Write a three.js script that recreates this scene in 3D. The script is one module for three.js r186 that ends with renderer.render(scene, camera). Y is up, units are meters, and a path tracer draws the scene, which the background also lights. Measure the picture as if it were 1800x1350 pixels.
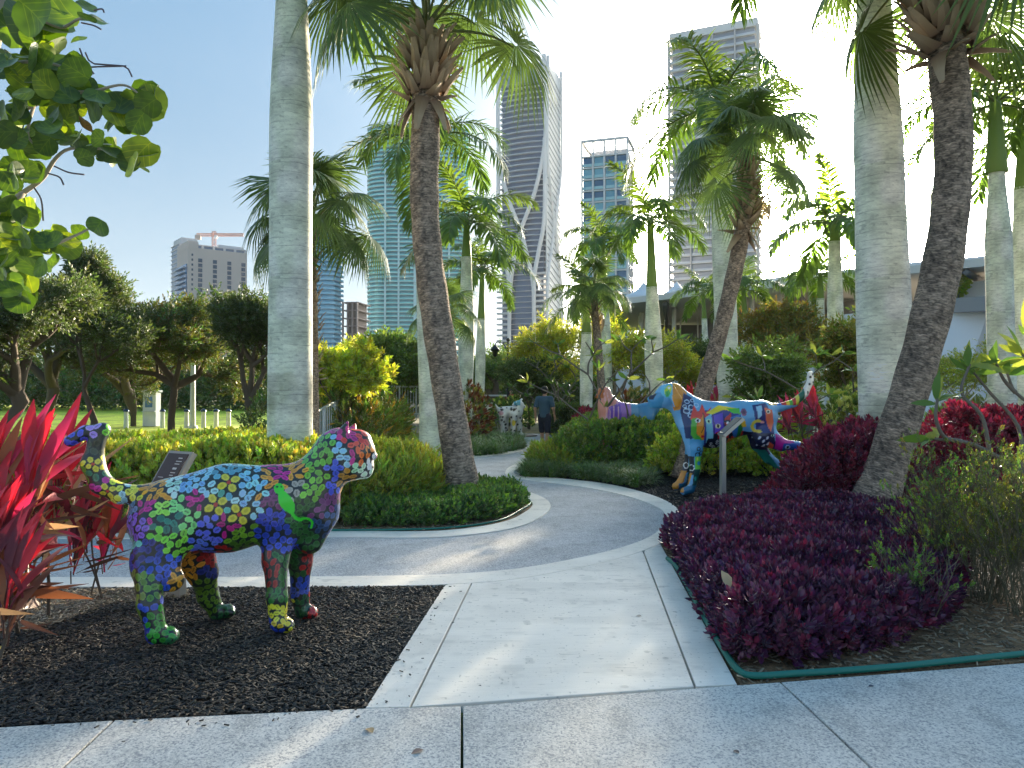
import * as THREE from 'three';
import { mergeGeometries } from 'three/addons/utils/BufferGeometryUtils.js';

// ---------- camera, sky, sun, exposure ----------
const F = 1325, EYE = 1.6, HZ = 690, PITCH = Math.atan((HZ - 675) / F);
const scene = new THREE.Scene();
const camera = new THREE.PerspectiveCamera(2 * Math.atan(675 / F) * 180 / Math.PI, 4 / 3, 0.05, 3000);
camera.position.set(0, EYE, 0); camera.rotation.x = PITCH;
const renderer = new THREE.WebGLRenderer();
renderer.toneMapping = THREE.LinearToneMapping;
renderer.toneMappingExposure = 3.8;
renderer.shadowMap.enabled = true;
const ray = (px, py) => { const x = (px - 900) / F, y = -(py - 675) / F, c = Math.cos(PITCH), s = Math.sin(PITCH); return [x, y * c + s, y * s - c]; };
const at = (px, py, d) => { const r = ray(px, py), k = d / -r[2]; return new THREE.Vector3(r[0] * k, EYE + r[1] * k, -d); };   // a point seen at a photo pixel, d metres ahead
const G = (px, py, y = 0) => { const r = ray(px, py), k = (y - EYE) / r[1]; return new THREE.Vector3(r[0] * k, y, r[2] * k); }; // the same on the ground
const gx = (px, d) => new THREE.Vector3((px - 900) / F * d, 0, -d);
const SUN = new THREE.Vector3(...ray(1470, 388)).normalize();
{ // clear late-afternoon sky: blue overhead, pale at the horizon, a wide white glow round the low sun
  const W = 1024, H = 512, d = new Float32Array(W * H * 4), v = new THREE.Vector3();
  for (let j = 0; j < H; j++) for (let i = 0; i < W; i++) {
    const el = ((j + .5) / H - .5) * Math.PI, az = ((i + .5) / W - .5) * 2 * Math.PI;
    v.set(Math.cos(el) * Math.cos(az), Math.sin(el), Math.cos(el) * Math.sin(az));
    const g = Math.acos(Math.min(1, v.dot(SUN))) * 180 / Math.PI, e = Math.max(el, 0) * 180 / Math.PI;
    const t = Math.exp(-e / 15);
    const wide = .9 * Math.exp(-Math.pow(g / 22, 1.8)), mid = 55 * Math.exp(-Math.pow(g / 12.2, 2.6)), core = 7 * Math.exp(-Math.pow(g / 4, 1.2));
    const o = (j * W + i) * 4;
    d[o] = .06 + (.305 - .06) * t + wide * .95 + mid + core;
    d[o + 1] = .158 + (.37 - .158) * t + wide * .93 + mid * .93 + core * .92;
    d[o + 2] = .284 + (.388 - .284) * t + wide * .85 + mid * .78 + core * .7;
    for (let c = 0; c < 3; c++) d[o + c] *= .63;
    d[o + 3] = 1;
  }
  const sky = new THREE.DataTexture(d, W, H, THREE.RGBAFormat, THREE.FloatType);
  sky.mapping = THREE.EquirectangularReflectionMapping; sky.magFilter = THREE.LinearFilter; sky.needsUpdate = true;
  scene.background = sky; scene.environment = sky;
}
const sun = new THREE.DirectionalLight(new THREE.Color().setRGB(1, .83, .58), 5);
sun.position.copy(SUN).multiplyScalar(120); sun.castShadow = true; sun.shadow.radius = 1.2;
Object.assign(sun.shadow.camera, { left: -60, right: 60, top: 60, bottom: -60, near: 1, far: 300 }); sun.shadow.mapSize.set(4096, 4096);
scene.add(sun);

scene.fog = new THREE.FogExp2(new THREE.Color().setRGB(.9, .94, 1), .00012); // thin sea haze

// ---------- helpers ----------
let _s = 7;
const rnd = () => { _s = (_s + 0x6d2b79f5) | 0; let t = Math.imul(_s ^ (_s >>> 15), 1 | _s); t = (t + Math.imul(t ^ (t >>> 7), 61 | t)) ^ t; return ((t ^ (t >>> 14)) >>> 0) / 4294967296; };
const seed = (n) => { _s = n; };
const R = (a, b) => a + (b - a) * rnd();
const pick = (a) => a[Math.floor(rnd() * a.length)];
const gauss = () => { let s = 0; for (let i = 0; i < 4; i++) s += rnd(); return (s - 2) * .87; };
const V = (x = 0, y = 0, z = 0) => new THREE.Vector3(x, y, z);
const lerp = (a, b, t) => a + (b - a) * t, clamp = (x, a, b) => Math.min(b, Math.max(a, x)), sm = (a, b, x) => { const t = clamp((x - a) / (b - a), 0, 1); return t * t * (3 - 2 * t); };
const lin = (r, g, b) => new THREE.Color().setRGB(r, g, b);
const hex = (h) => new THREE.Color(h);
function hash3(x, y, z) { let h = Math.imul(x | 0, 374761393) ^ Math.imul(y | 0, 668265263) ^ Math.imul(z | 0, 1274126177); h = Math.imul(h ^ (h >>> 13), 1274126177); return ((h ^ (h >>> 16)) >>> 0) / 4294967296; }
function noise3(x, y, z) {
  const xi = Math.floor(x), yi = Math.floor(y), zi = Math.floor(z), u = x - xi, v = y - yi, w = z - zi, f = (t) => t * t * (3 - 2 * t), a = f(u), b = f(v), c = f(w);
  const L = (i, j, k) => hash3(xi + i, yi + j, zi + k);
  return lerp(lerp(lerp(L(0, 0, 0), L(1, 0, 0), a), lerp(L(0, 1, 0), L(1, 1, 0), a), b), lerp(lerp(L(0, 0, 1), L(1, 0, 1), a), lerp(L(0, 1, 1), L(1, 1, 1), a), b), c);
}
const fbm = (x, y, z, o = 4) => { let s = 0, a = .5, t = 0; for (let i = 0; i < o; i++) { s += a * noise3(x, y, z); t += a; a *= .5; x *= 2.03; y *= 2.03; z *= 2.03; } return s / t; };

const used = new Map();
function numbered(n) { const k = used.get(n) || 0; used.set(n, k + 1); return k ? n + '_' + String(k).padStart(3, '0') : n; }
function shadowed(o) { o.castShadow = o.receiveShadow = true; return o; }
function thing(name, label, category, pos = V(), group) {
  const o = new THREE.Group(); o.name = numbered(name); o.position.copy(pos); scene.add(o);
  o.userData = { label, category }; if (group) o.userData.group = group; return o;
}
function part(name, geo, mat, parent, label) { const m = shadowed(new THREE.Mesh(geo, mat)); m.name = name; parent.add(m); if (label) m.userData.label = label; return m; }
function solo(name, geo, mat, label, category, pos, group) {
  const m = shadowed(new THREE.Mesh(geo, mat)); m.name = numbered(name); if (pos) m.position.copy(pos); scene.add(m);
  m.userData = { label, category }; if (group) m.userData.group = group; return m;
}
function struct(name, geo, mat) { const m = shadowed(geo ? new THREE.Mesh(geo, mat) : new THREE.Group()); m.name = numbered(name); m.userData.kind = 'structure'; scene.add(m); return m; }
function inst(name, geo, mat, list, parent) { // list of [Matrix4, Color]
  const m = new THREE.InstancedMesh(geo, mat, list.length); m.name = parent === scene ? numbered(name) : name;
  list.forEach(([mx, c], i) => { m.setMatrixAt(i, mx); m.setColorAt(i, c || hex('#fff')); });
  shadowed(m); parent.add(m); m.userData.kind = 'stuff'; return m;
}
const M4 = (p, q, s) => new THREE.Matrix4().compose(p, q, typeof s === 'number' ? V(s, s, s) : s);
const UP = V(0, 1, 0);
const qTo = (dir, spin = 0) => new THREE.Quaternion().setFromUnitVectors(UP, dir.clone().normalize()).multiply(new THREE.Quaternion().setFromAxisAngle(UP, spin)); // +y to dir
const qE = (x, y, z) => new THREE.Quaternion().setFromEuler(new THREE.Euler(x, y, z, 'YXZ'));

class MB { // a mesh collected piece by piece
  constructor() { this.p = []; this.i = []; this.u = []; this.c = []; this.col = null; }
  v(x, y, z, u = 0, w = 0) { this.p.push(x, y, z); this.u.push(u, w); const c = this.col; c ? this.c.push(c.r, c.g, c.b) : this.c.push(1, 1, 1); return this.p.length / 3 - 1; }
  vv(a, u, w) { return this.v(a.x, a.y, a.z, u, w); }
  t(a, b, c) { this.i.push(a, b, c); }
  q(a, b, c, d) { this.i.push(a, b, c, a, c, d); }
  quad(a, b, c, d) { const k = [a, b, c, d].map((x, n) => this.vv(x, n === 1 || n === 2 ? 1 : 0, n > 1 ? 1 : 0)); this.q(...k); return this; }
  box(cx, cy, cz, sx, sy, sz, ry = 0) {
    const c = Math.cos(ry), s = Math.sin(ry), P = (x, y, z) => V(cx + x * c + z * s, cy + y, cz - x * s + z * c), X = sx / 2, Y = sy / 2, Z = sz / 2;
    const a = P(-X, -Y, Z), b = P(X, -Y, Z), d = P(X, Y, Z), e = P(-X, Y, Z), f = P(-X, -Y, -Z), g = P(X, -Y, -Z), h = P(X, Y, -Z), k = P(-X, Y, -Z);
    this.quad(a, b, d, e); this.quad(g, f, k, h); this.quad(f, a, e, k); this.quad(b, g, h, d); this.quad(e, d, h, k); this.quad(f, g, b, a); return this;
  }
  tube(pts, rad, seg = 6, cap = true, vScale = 1) { // rad: number or (t, i) => r
    const n = pts.length, rings = []; let side = null, len = 0;
    for (let i = 0; i < n; i++) {
      const dir = V().subVectors(pts[Math.min(n - 1, i + 1)], pts[Math.max(0, i - 1)]).normalize();
      if (!side) { side = Math.abs(dir.y) > .9 ? V(1, 0, 0) : V(0, 1, 0); }
      side = side.clone().addScaledVector(dir, -side.dot(dir)).normalize();
      const up = V().crossVectors(dir, side), r = typeof rad === 'function' ? rad(i / (n - 1), i) : rad, ring = [];
      if (i) len += pts[i].distanceTo(pts[i - 1]);
      for (let k = 0; k <= seg; k++) { const a = k / seg * 2 * Math.PI, c = Math.cos(a) * r, s = Math.sin(a) * r; ring.push(this.v(pts[i].x + side.x * c + up.x * s, pts[i].y + side.y * c + up.y * s, pts[i].z + side.z * c + up.z * s, k / seg, len * vScale)); }
      rings.push(ring);
    }
    for (let i = 0; i + 1 < n; i++) for (let k = 0; k < seg; k++) this.q(rings[i][k], rings[i][k + 1], rings[i + 1][k + 1], rings[i + 1][k]);
    if (cap) for (const [ring, pt, fl] of [[rings[0], pts[0], 1], [rings[n - 1], pts[n - 1], 0]]) { const m = this.vv(pt, .5, .5); for (let k = 0; k < seg; k++) fl ? this.t(m, ring[k + 1], ring[k]) : this.t(m, ring[k], ring[k + 1]); }
    return this;
  }
  bar(a, b, r, seg = 6) { return this.tube([a, b], r, seg); }
  geo(flat = false) {
    let g = new THREE.BufferGeometry();
    g.setAttribute('position', new THREE.Float32BufferAttribute(this.p, 3)); g.setAttribute('uv', new THREE.Float32BufferAttribute(this.u, 2));
    if (this.c.some((x) => x !== 1)) g.setAttribute('color', new THREE.Float32BufferAttribute(this.c, 3));
    g.setIndex(this.i); if (flat) g = g.toNonIndexed(); g.computeVertexNormals(); return g;
  }
}
const curve = (pts, n) => new THREE.CatmullRomCurve3(pts, false, 'centripetal').getPoints(n);
// a leaf blade lying along +y with its face towards +z; folded along the midrib, arched by bend
function leafInto(mb, { L = 1, W = .3, base = .35, bend = .15, fold = .12, n = 4, m = new THREE.Matrix4(), tip = 1, y0 = 0 }) {
  const rows = [], p = V();
  for (let i = 0; i <= n; i++) {
    const t = i / n, w = W / 2 * Math.pow(Math.sin(Math.PI * Math.pow(t * .985 + .015 * (1 - t), base > .5 ? 1.25 : base < .4 ? .72 : 1)), tip) , z = -bend * t * t * L;
    const P = (x, zz) => { p.set(x, y0 + t * L, zz).applyMatrix4(m); return mb.v(p.x, p.y, p.z, x / W + .5, t); };
    rows.push([P(-w, z + fold * w), P(0, z), P(w, z + fold * w)]);
  }
  for (let i = 0; i < n; i++) { mb.q(rows[i][0], rows[i][1], rows[i + 1][1], rows[i + 1][0]); mb.q(rows[i][1], rows[i][2], rows[i + 1][2], rows[i + 1][1]); }
}
const XZ = (pts) => pts.map((p) => Array.isArray(p) ? G(p[0], p[1]) : p);
function poly(ptsPx, y0, y1, bevel = 0) { // a ground sheet or slab between heights y0 and y1 over a polygon
  const P = XZ(ptsPx), s = new THREE.Shape(P.map((p) => new THREE.Vector2(p.x, -p.z)));
  const g = new THREE.ExtrudeGeometry(s, { depth: y1 - y0 - bevel, bevelEnabled: bevel > 0, bevelThickness: bevel, bevelSize: bevel, bevelOffset: -bevel, bevelSegments: 2, curveSegments: 4, steps: 1 });
  g.rotateX(-Math.PI / 2); g.translate(0, y0 + 0, 0); return g;
}
const smoothPx = (pts, n) => { const c = new THREE.CatmullRomCurve3(XZ(pts), false, 'centripetal'); return c.getSpacedPoints(n); };
function inside(p, P) { let c = false; for (let i = 0, j = P.length - 1; i < P.length; j = i++) if ((P[i].z > p.z) !== (P[j].z > p.z) && p.x < (P[j].x - P[i].x) * (p.z - P[i].z) / (P[j].z - P[i].z) + P[i].x) c = !c; return c; }
function edgeDist(p, P) { let b = 1e9; for (let i = 0, j = P.length - 1; i < P.length; j = i++) { const ax = P[j].x, az = P[j].z, dx = P[i].x - ax, dz = P[i].z - az, t = clamp(((p.x - ax) * dx + (p.z - az) * dz) / (dx * dx + dz * dz + 1e-9), 0, 1), ex = p.x - ax - dx * t, ez = p.z - az - dz * t; b = Math.min(b, ex * ex + ez * ez); } return Math.sqrt(b); }
function scatter(P, n) { const b = new THREE.Box3().setFromPoints(P), out = []; let guard = n * 40; while (out.length < n && guard--) { const p = V(R(b.min.x, b.max.x), 0, R(b.min.z, b.max.z)); if (inside(p, P)) out.push(p); } return out; }

// ---------- textures and materials ----------
function dataTex(W, H, f, srgb = true) {
  const d = new Uint8Array(W * H * 4);
  for (let y = 0; y < H; y++) for (let x = 0; x < W; x++) { const c = f(x, y), o = (y * W + x) * 4; d[o] = clamp(c[0], 0, 255); d[o + 1] = clamp(c[1], 0, 255); d[o + 2] = clamp(c[2], 0, 255); d[o + 3] = 255; }
  const t = new THREE.DataTexture(d, W, H); t.wrapS = t.wrapT = THREE.RepeatWrapping; t.magFilter = THREE.LinearFilter; t.minFilter = THREE.LinearMipmapLinearFilter; t.generateMipmaps = true;
  if (srgb) t.colorSpace = THREE.SRGBColorSpace; t.needsUpdate = true; return t;
}
// noise that tiles: value noise on a wrapped lattice
function tileNoise(x, y, per, s) { const xi = Math.floor(x), yi = Math.floor(y), u = x - xi, v = y - yi, w = (a) => ((a % per) + per) % per, h = (i, j) => hash3(w(xi + i), w(yi + j), s), f = (t) => t * t * (3 - 2 * t); return lerp(lerp(h(0, 0), h(1, 0), f(u)), lerp(h(0, 1), h(1, 1), f(u)), f(v)); }
const std = (o) => new THREE.MeshStandardMaterial(o), phy = (o) => new THREE.MeshPhysicalMaterial(o);
const leafMat = (c, tr = .4, gloss = .25, o = {}) => phy({ color: c, roughness: .92, transmission: tr, thickness: 0, side: THREE.DoubleSide, clearcoat: gloss, clearcoatRoughness: .32, ...o });
const WHITE = lin(1, 1, 1);
function speckle(base, dark, light, amt, S = 1024) { // exposed aggregate: small stones of many tones
  return dataTex(S, S, (x, y) => {
    const big = tileNoise(x / 128, y / 128, S / 128, 3) * .6 + tileNoise(x / 48, y / 48, Math.round(S / 48), 5) * .4 - .5;
    const g1 = tileNoise(x / 5, y / 5, Math.floor(S / 5), 11), g2 = tileNoise(x / 2.6, y / 2.6, Math.floor(S / 2.6), 17), h = hash3(x, y, 9);
    let k = big * .2 - sm(.66, .85, tileNoise(x / 102, y / 102, 10, 33)) * .08 + (h - .5) * .12, c = base.map((b) => b * (1 + k));
    const a = g1 * .55 + g2 * .45; const d = sm(.42, .3, a) * amt, l = sm(.6, .72, a) * amt;
    c = c.map((q, i) => lerp(lerp(q, dark[i], d), light[i], l)); return c;
  });
}
const aggTex = speckle([214, 212, 211], [140, 142, 150], [240, 238, 235], .7), pathTex = speckle([178, 183, 191], [116, 121, 132], [216, 218, 219], .75);
const concTex = dataTex(1024, 1024, (x, y) => { // smooth concrete: faint broom lines, blotches, a few chips and scuffs
  const a = tileNoise(x / 170, y / 85, 6, 2), b = tileNoise(x / 40, y / 4, 25, 4), c = hash3(x, y, 1), st = tileNoise(x / 64, y / 46, 16, 8) * .6 + tileNoise(x / 21, y / 17, 48, 14) * .4, sp = tileNoise(x / 7, y / 7, 146, 21), ck = tileNoise(x / 34, y / 9, 30, 41);
  const k = 236 + (a - .5) * 12 + (b - .5) * 7 + (c - .5) * 9 - sm(.55, .85, st) * 12 - sm(.88, .95, sp) * 34 - sm(.93, .97, ck) * 30 - sm(.62, .8, tileNoise(x / 205, y / 128, 5, 51)) * 9 - sm(.9, .96, tileNoise(x / 42, y / 30, 24, 61)) * 22; return [k, k * .99, k * .975];
});
for (const t of [aggTex, pathTex]) t.repeat.set(.55, .55); concTex.repeat.set(.4, .4);
const mSidewalk = std({ color: lin(1, .955, .9), map: aggTex, roughness: .85, bumpMap: aggTex, bumpScale: .0015 });
const mPath = std({ color: lin(1, .965, .93), map: pathTex, roughness: .85, bumpMap: pathTex, bumpScale: .002 });
const mConc = std({ color: lin(1, .955, .9), map: concTex, roughness: .8, bumpMap: concTex, bumpScale: .0012 });
const soilTex = dataTex(1024, 1024, (x, y) => { const a = tileNoise(x / 26, y / 6, 39, 3), b = tileNoise(x / 6, y / 24, 170, 7), h = hash3(x, y, 3), s = tileNoise(x / 90, y / 90, 11, 5); const k = .35 + .5 * Math.max(a, b) + (h - .5) * .25 + (s - .5) * .3; return [165 * k + 12, 130 * k + 10, 95 * k + 8]; });
soilTex.repeat.set(.8, .8);
const mSoil = std({ map: soilTex, roughness: 1, bumpMap: soilTex, bumpScale: .012 });
const mRubber = std({ map: soilTex, color: lin(.16, .16, .18), roughness: .95, bumpMap: soilTex, bumpScale: .015 });
// ---------- ground, pavements, path, beds ----------
{
  const g = new THREE.PlaneGeometry(1600, 1600); g.rotateX(-Math.PI / 2); g.translate(0, -.05, -500);
  const uv = g.attributes.uv; for (let i = 0; i < uv.count; i++) uv.setXY(i, uv.getX(i) * 1600, uv.getY(i) * 1600);
  const gt = dataTex(512, 512, (x, y) => { const a = tileNoise(x / 16, y / 16, 32, 3), h = hash3(x, y, 5), b = tileNoise(x / 64, y / 64, 8, 9), k = .5 + .4 * a + .2 * (h - .5) + .4 * (b - .5); return [92 * k, 98 * k, 46 * k]; }); gt.repeat.set(.1, .1);
  struct('ground', g, std({ map: gt, roughness: 1 }));
}
const up = (py) => 0; // all paving lies level
const toned = (m) => { const c = m.clone(); c.color.multiplyScalar(.95 + .07 * hash3(_s++, 3, 9)); return c; }; // slabs cast on different days
// front pavement: slabs of exposed aggregate with open joints
{
  const side = struct('pavement');
  const far = (t) => { const a = G(-300, 1293), b = G(2100, 1146); return a.clone().lerp(b, t); };
  const A = G(0, 1275), B = G(640, 1245), C = G(1300, 1204), D = G(1800, 1161);
  const jl = [[G(200, 1266), G(110, 1350)], [G(812, 1241), G(812, 1350)], [G(1372, 1199), G(1532, 1350)]];
  const dirE = D.clone().sub(A).normalize();
  const starts = [A.clone().addScaledVector(dirE, -3.2), jl[0][0], jl[1][0], jl[2][0], D.clone().addScaledVector(dirE, 1.1), D.clone().addScaledVector(dirE, 3.4)];
  const dirs = jl.map(([a, b]) => b.clone().sub(a).normalize()); const ds = [dirs[0], dirs[0], dirs[1], dirs[2], dirs[2], dirs[2]];
  const edge = (p) => p; const rows = [[0, 2.05], [2.062, 4.1], [4.112, 6.2]];
  for (const [r0, r1] of rows) for (let i = 0; i < 5; i++) {
    const gap = .006, a = starts[i].clone().addScaledVector(dirE, gap), b = starts[i + 1].clone().addScaledVector(dirE, -gap);
    const mid = r0 ? [] : [[], [B], [C], [], []][i];
    const P = [a.clone().addScaledVector(ds[i], r0), ...mid, b.clone().addScaledVector(ds[i + 1], r0), b.clone().addScaledVector(ds[i + 1], r1), a.clone().addScaledVector(ds[i], r1)];
    part('slab', poly(P.reverse(), -.1, .0, .004), toned(mSidewalk), side);
  }
}
const along = (a, b, t) => [lerp(a[0], b[0], t), lerp(a[1], b[1], t)];
// outer concrete band: front side of the path, round the right-hand curve and back to the dog bed's tip
const OUT_o = [[-420, 1034], [-60, 1030], [300, 1032], [640, 1030], [780, 1027], [900, 1018], [1050, 990], [1130, 968], [1176, 946], [1199, 915], [1190, 893], [1165, 877], [1120, 862], [1060, 849], [1000, 842], [950, 837], [922, 836]];
const OUT_i = [[-420, 1017], [-60, 1014], [300, 1014], [640, 1012], [780, 1009], [900, 1000], [1040, 975], [1110, 956], [1150, 938], [1170, 914], [1165, 897], [1140, 884], [1100, 871], [1050, 860], [1000, 852], [950, 846], [912, 841]];
const IN_o = [[-420, 946], [-60, 945], [200, 946], [600, 943], [780, 943], [900, 928], [955, 905], [968, 888], [955, 874], [926, 864], [880, 858], [740, 842], [500, 838]];
const IN_i = [[-420, 937], [-60, 936], [200, 937], [600, 933], [780, 932], [880, 918], [925, 898], [936, 886], [928, 876], [905, 869], [860, 864], [740, 849], [500, 846]];
const BK_i = [[-300, 818], [300, 816], [690, 809], [800, 806], [880, 799], [926, 789], [924, 780], [902, 770], [880, 766]];
{
  const o = smoothPx(OUT_o, 90), i = smoothPx(IN_o, 70), bk = smoothPx(BK_i, 40);
  const P = [...o, G(905, 826), G(935, 811), G(965, 792), G(1010, 777), G(1090, 771), G(1090, 762), G(700, 762), ...[...bk].reverse()];
  struct('path', poly(P, -.08, -.012), mPath);
  const grooveEdge = [];
  const band = (a, b, name) => { // strip cut into lengths with joints
    const n = 96, pa = smoothPx(a, n), pb = smoothPx(b, n), s = struct(name), L = 24;
    for (let k = 0; k < n; k += L) { const e = Math.min(n, k + L), A = pa.slice(k, e + 1), B = pb.slice(k, e + 1); const t = A[A.length - 1].clone().sub(A[A.length - 2]).normalize().multiplyScalar(.004); A[A.length - 1].sub(t); B[B.length - 1].sub(t); part('kerb_length', poly([...A, ...B.reverse()], -.09, .0, .004), mConc, s); }
  };
  band(OUT_o, OUT_i, 'kerb_strip'); band(IN_i, IN_o, 'kerb_strip');
  band(BK_i.map(([x, y]) => [x, y - 4]), BK_i, 'kerb_strip');
  band([[922, 836], [908, 834], [905, 826], [918, 818], [940, 808], [966, 790], [1012, 775]], [[912, 841], [892, 836], [890, 825], [908, 814], [930, 805], [958, 789], [1004, 774]], 'kerb_strip');
  struct('planting_bed', poly([...smoothPx(IN_i, 70)], -.08, -.004), mSoil);
  // cross path: smooth concrete, three slabs
  const pan = struct('concrete_walk'), l1 = [G(640, 1245), G(780, 1029)], l2 = [G(721, 1243), G(829, 1024)], l3 = [G(1222, 1207), G(1131, 970)], l4 = [G(1298, 1203), G(1162, 956)];
  const topArc = smoothPx(OUT_o, 200), arc = (a, b) => topArc.filter((p) => p.x > a.x && p.x < b.x && p.z > -9.2 && p.z < -6).sort((p, q) => p.x - q.x);
  const slab = (a, b) => { const g = .006, P = [a[0].clone().setX(a[0].x + g), b[0].clone().setX(b[0].x - g), b[1].clone().setX(b[1].x - g), ...arc(a[1], b[1]).reverse(), a[1].clone().setX(a[1].x + g)].map((p, i) => p.clone().setZ(p.z + (i < 2 ? -.006 : .008))); part('slab', poly(P, -.1, .0, .004), toned(mConc), pan); };
  slab(l1, l2); slab(l2, l3); slab(l3, l4);
}
// beds
const catBedPx = [[-420, 1290], [0, 1274], [640, 1244], [780, 1030], [300, 1033], [-420, 1036]];
struct('rubber_mulch_bed', poly(catBedPx, -.08, -.015), mRubber);
const dogBedPx = [[905, 836], [1000, 841], [1060, 848], [1120, 861], [1165, 876], [1190, 892], [1200, 915], [1300, 905], [1420, 880], [1400, 838], [1240, 826], [1090, 824]];
struct('rubber_mulch_bed', poly(dogBedPx, -.08, -.02), mRubber);
const redBedPx = [[1164, 958], [1200, 920], [1300, 908], [1420, 882], [1700, 850], [2400, 850], [2400, 1128], [1800, 1160], [1302, 1202]];
struct('planting_bed', poly(redBedPx, -.08, -.006), mSoil);
// shredded wood and rubber lying loose
{
  seed(11);
  const chip = (L, w, h) => { const m = new MB(); m.box(0, 0, 0, L, h, w); return m.geo(true); };
  const lay = (name, label, px, n, cols, geo, mat, y, keep) => {
    const P = XZ(px), list = scatter(P, n).filter((p) => !keep || keep(p)).map((p) => { p.y = y + R(-.004, .012) + .03 * Math.max(0, fbm(p.x * 2.3, 5, p.z * 2.3, 3) - .48) * Math.min(1, edgeDist(p, P) * 4); return [M4(p, qE(R(-.35, .35), R(0, 6.3), R(-.35, .35)), V(R(.5, 1.3), R(.6, 1.4), R(.6, 1.4))), pick(cols).clone().multiplyScalar(R(.6, 1.3))]; });
    const o = inst(name, geo, mat, list, scene); o.userData.label = label; o.userData.category = 'mulch'; return o;
  };
  const m = std({ color: WHITE, roughness: .6 });
  lay('rubber_mulch', 'black shredded rubber mulch spread under the flower painted cat', catBedPx, 46000, [lin(.018, .017, .018), lin(.026, .024, .024), lin(.045, .036, .03), lin(.075, .055, .04), lin(.1, .075, .055)], chip(.036, .009, .006), m, -.006);
  lay('rubber_mulch', 'black mulch on the curved bed under the painted dog', dogBedPx, 9000, [lin(.016, .016, .018), lin(.024, .024, .026)], chip(.05, .016, .01), m, -.008);
  const wood = [lin(.3, .23, .15), lin(.22, .16, .1), lin(.38, .31, .22), lin(.14, .1, .065)];
  lay('wood_mulch', 'pale wood chip mulch in the right hand bed by the purple plants', redBedPx, 26000, wood, chip(.05, .009, .005), m, .0, (p) => p.z > -8);
  lay('wood_mulch', 'wood chip mulch along the edge of the island under the leaning palm', IN_i, 8000, wood, chip(.05, .01, .005), m, .0);
  lay('wood_mulch', 'tan wood chips under the red leaved plants on the left', [[-300, 1120], [60, 1110], [200, 1062], [330, 1050], [330, 1036], [-300, 1040]], 11000, wood, chip(.05, .009, .005), m, .004);
  // bits kicked out onto the concrete
  { const list = []; for (let i = 0; i < 70; i++) { const k = -Math.log(1 - rnd() * .98) * .07, p = rnd() < .5 ? G(640, 1245).lerp(G(780, 1030), rnd()).add(V(k, 0, 0)) : G(0, 1275).lerp(G(640, 1245), rnd()).add(V(0, 0, k)); list.push([M4(p.setY(.006), qE(R(-.2, .2), R(0, 6.3), R(-.2, .2)), R(.3, .8)), lin(.05, .042, .036)]); } const o = inst('rubber_mulch', chip(.03, .01, .006), m, list, scene); o.userData.label = 'stray black mulch crumbs spilled on the concrete edges'; o.userData.category = 'mulch'; }
}
// dripline hoses at the bed edges
{
  const mHose = std({ color: lin(.012, .17, .13), roughness: .45 });
  const hose = (px, label, r = .016) => { const p = curve(XZ(px).map((q) => q.setY(r)), 60), m = new MB(); m.tube(p, r, 8); solo('hose', m.geo(), mHose, label, 'hose', V(), undefined); };
  hose([[1173, 985], [1185, 995], [1230, 1075], [1270, 1145], [1298, 1184], [1315, 1193], [1400, 1190], [1560, 1179], [1700, 1165], [1840, 1151], [2100, 1130]], 'teal drip hose round the corner of the purple bed', .02);
  hose([[560, 934], [780, 930], [870, 918], [915, 898], [933, 885], [925, 876]], 'dark green hose edging the island under the leaning palm', .012);
}
{ // lawn
  const g = poly([[-900, 760], [470, 757], [620, 712], [-900, 712]], -.04, -.02);
  const lt = dataTex(512, 512, (x, y) => { const a = tileNoise(x / 8, y / 8, 64, 3), h = hash3(x, y, 5), b = tileNoise(x / 64, y / 64, 8, 9); const k = .7 + .3 * a + .2 * (h - .5) + .3 * (b - .5); return [205 * k, 222 * k, 52 * k]; });
  lt.repeat.set(.2, .2); struct('lawn', g, std({ map: lt, roughness: 1 }));
  struct('plaza', poly([[1560, 764], [2500, 775], [2500, 735], [1450, 735]], -.045, -.015), mConc);
}
// ---------- palms ----------
const barkTex = dataTex(1024, 1024, (x, y) => { // royal palm: pale grey, thin uneven leaf-scar rings, lichen patches
  const w = (tileNoise(x / 128, y / 64, 8, 2) - .5) * 14 + (tileNoise(x / 30, y / 30, 34, 22) - .5) * 5, yy = y + w, row = Math.floor(yy / 64), off = yy - row * 64 - 14 - 30 * hash3(row & 15, 3, 5), ring = Math.abs(off), has = hash3(row & 15, 7, 1);
  const a = tileNoise(x / 128, y / 128, 8, 3), b = tileNoise(x / 34, y / 18, 30, 6), f = tileNoise(x / 9, y / 4, 113, 16), h = hash3(x, y, 2), br = tileNoise(x / 128, y / 32, 8, 12);
  const k = 228 + (a - .5) * 44 + (b - .5) * 30 + (f - .5) * 22 + (h - .5) * 14 - sm(3.2, .3, ring) * 74 * has * sm(.3, .55, br) - sm(.8, .9, tileNoise(x / 26, y / 14, 39, 31)) * 26;
  const g = sm(.45, .8, tileNoise(x / 128, y / 256, 8, 15)) * 10; return [k - g * .6, k - g * .2, k * .95 - g];
});
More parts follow.
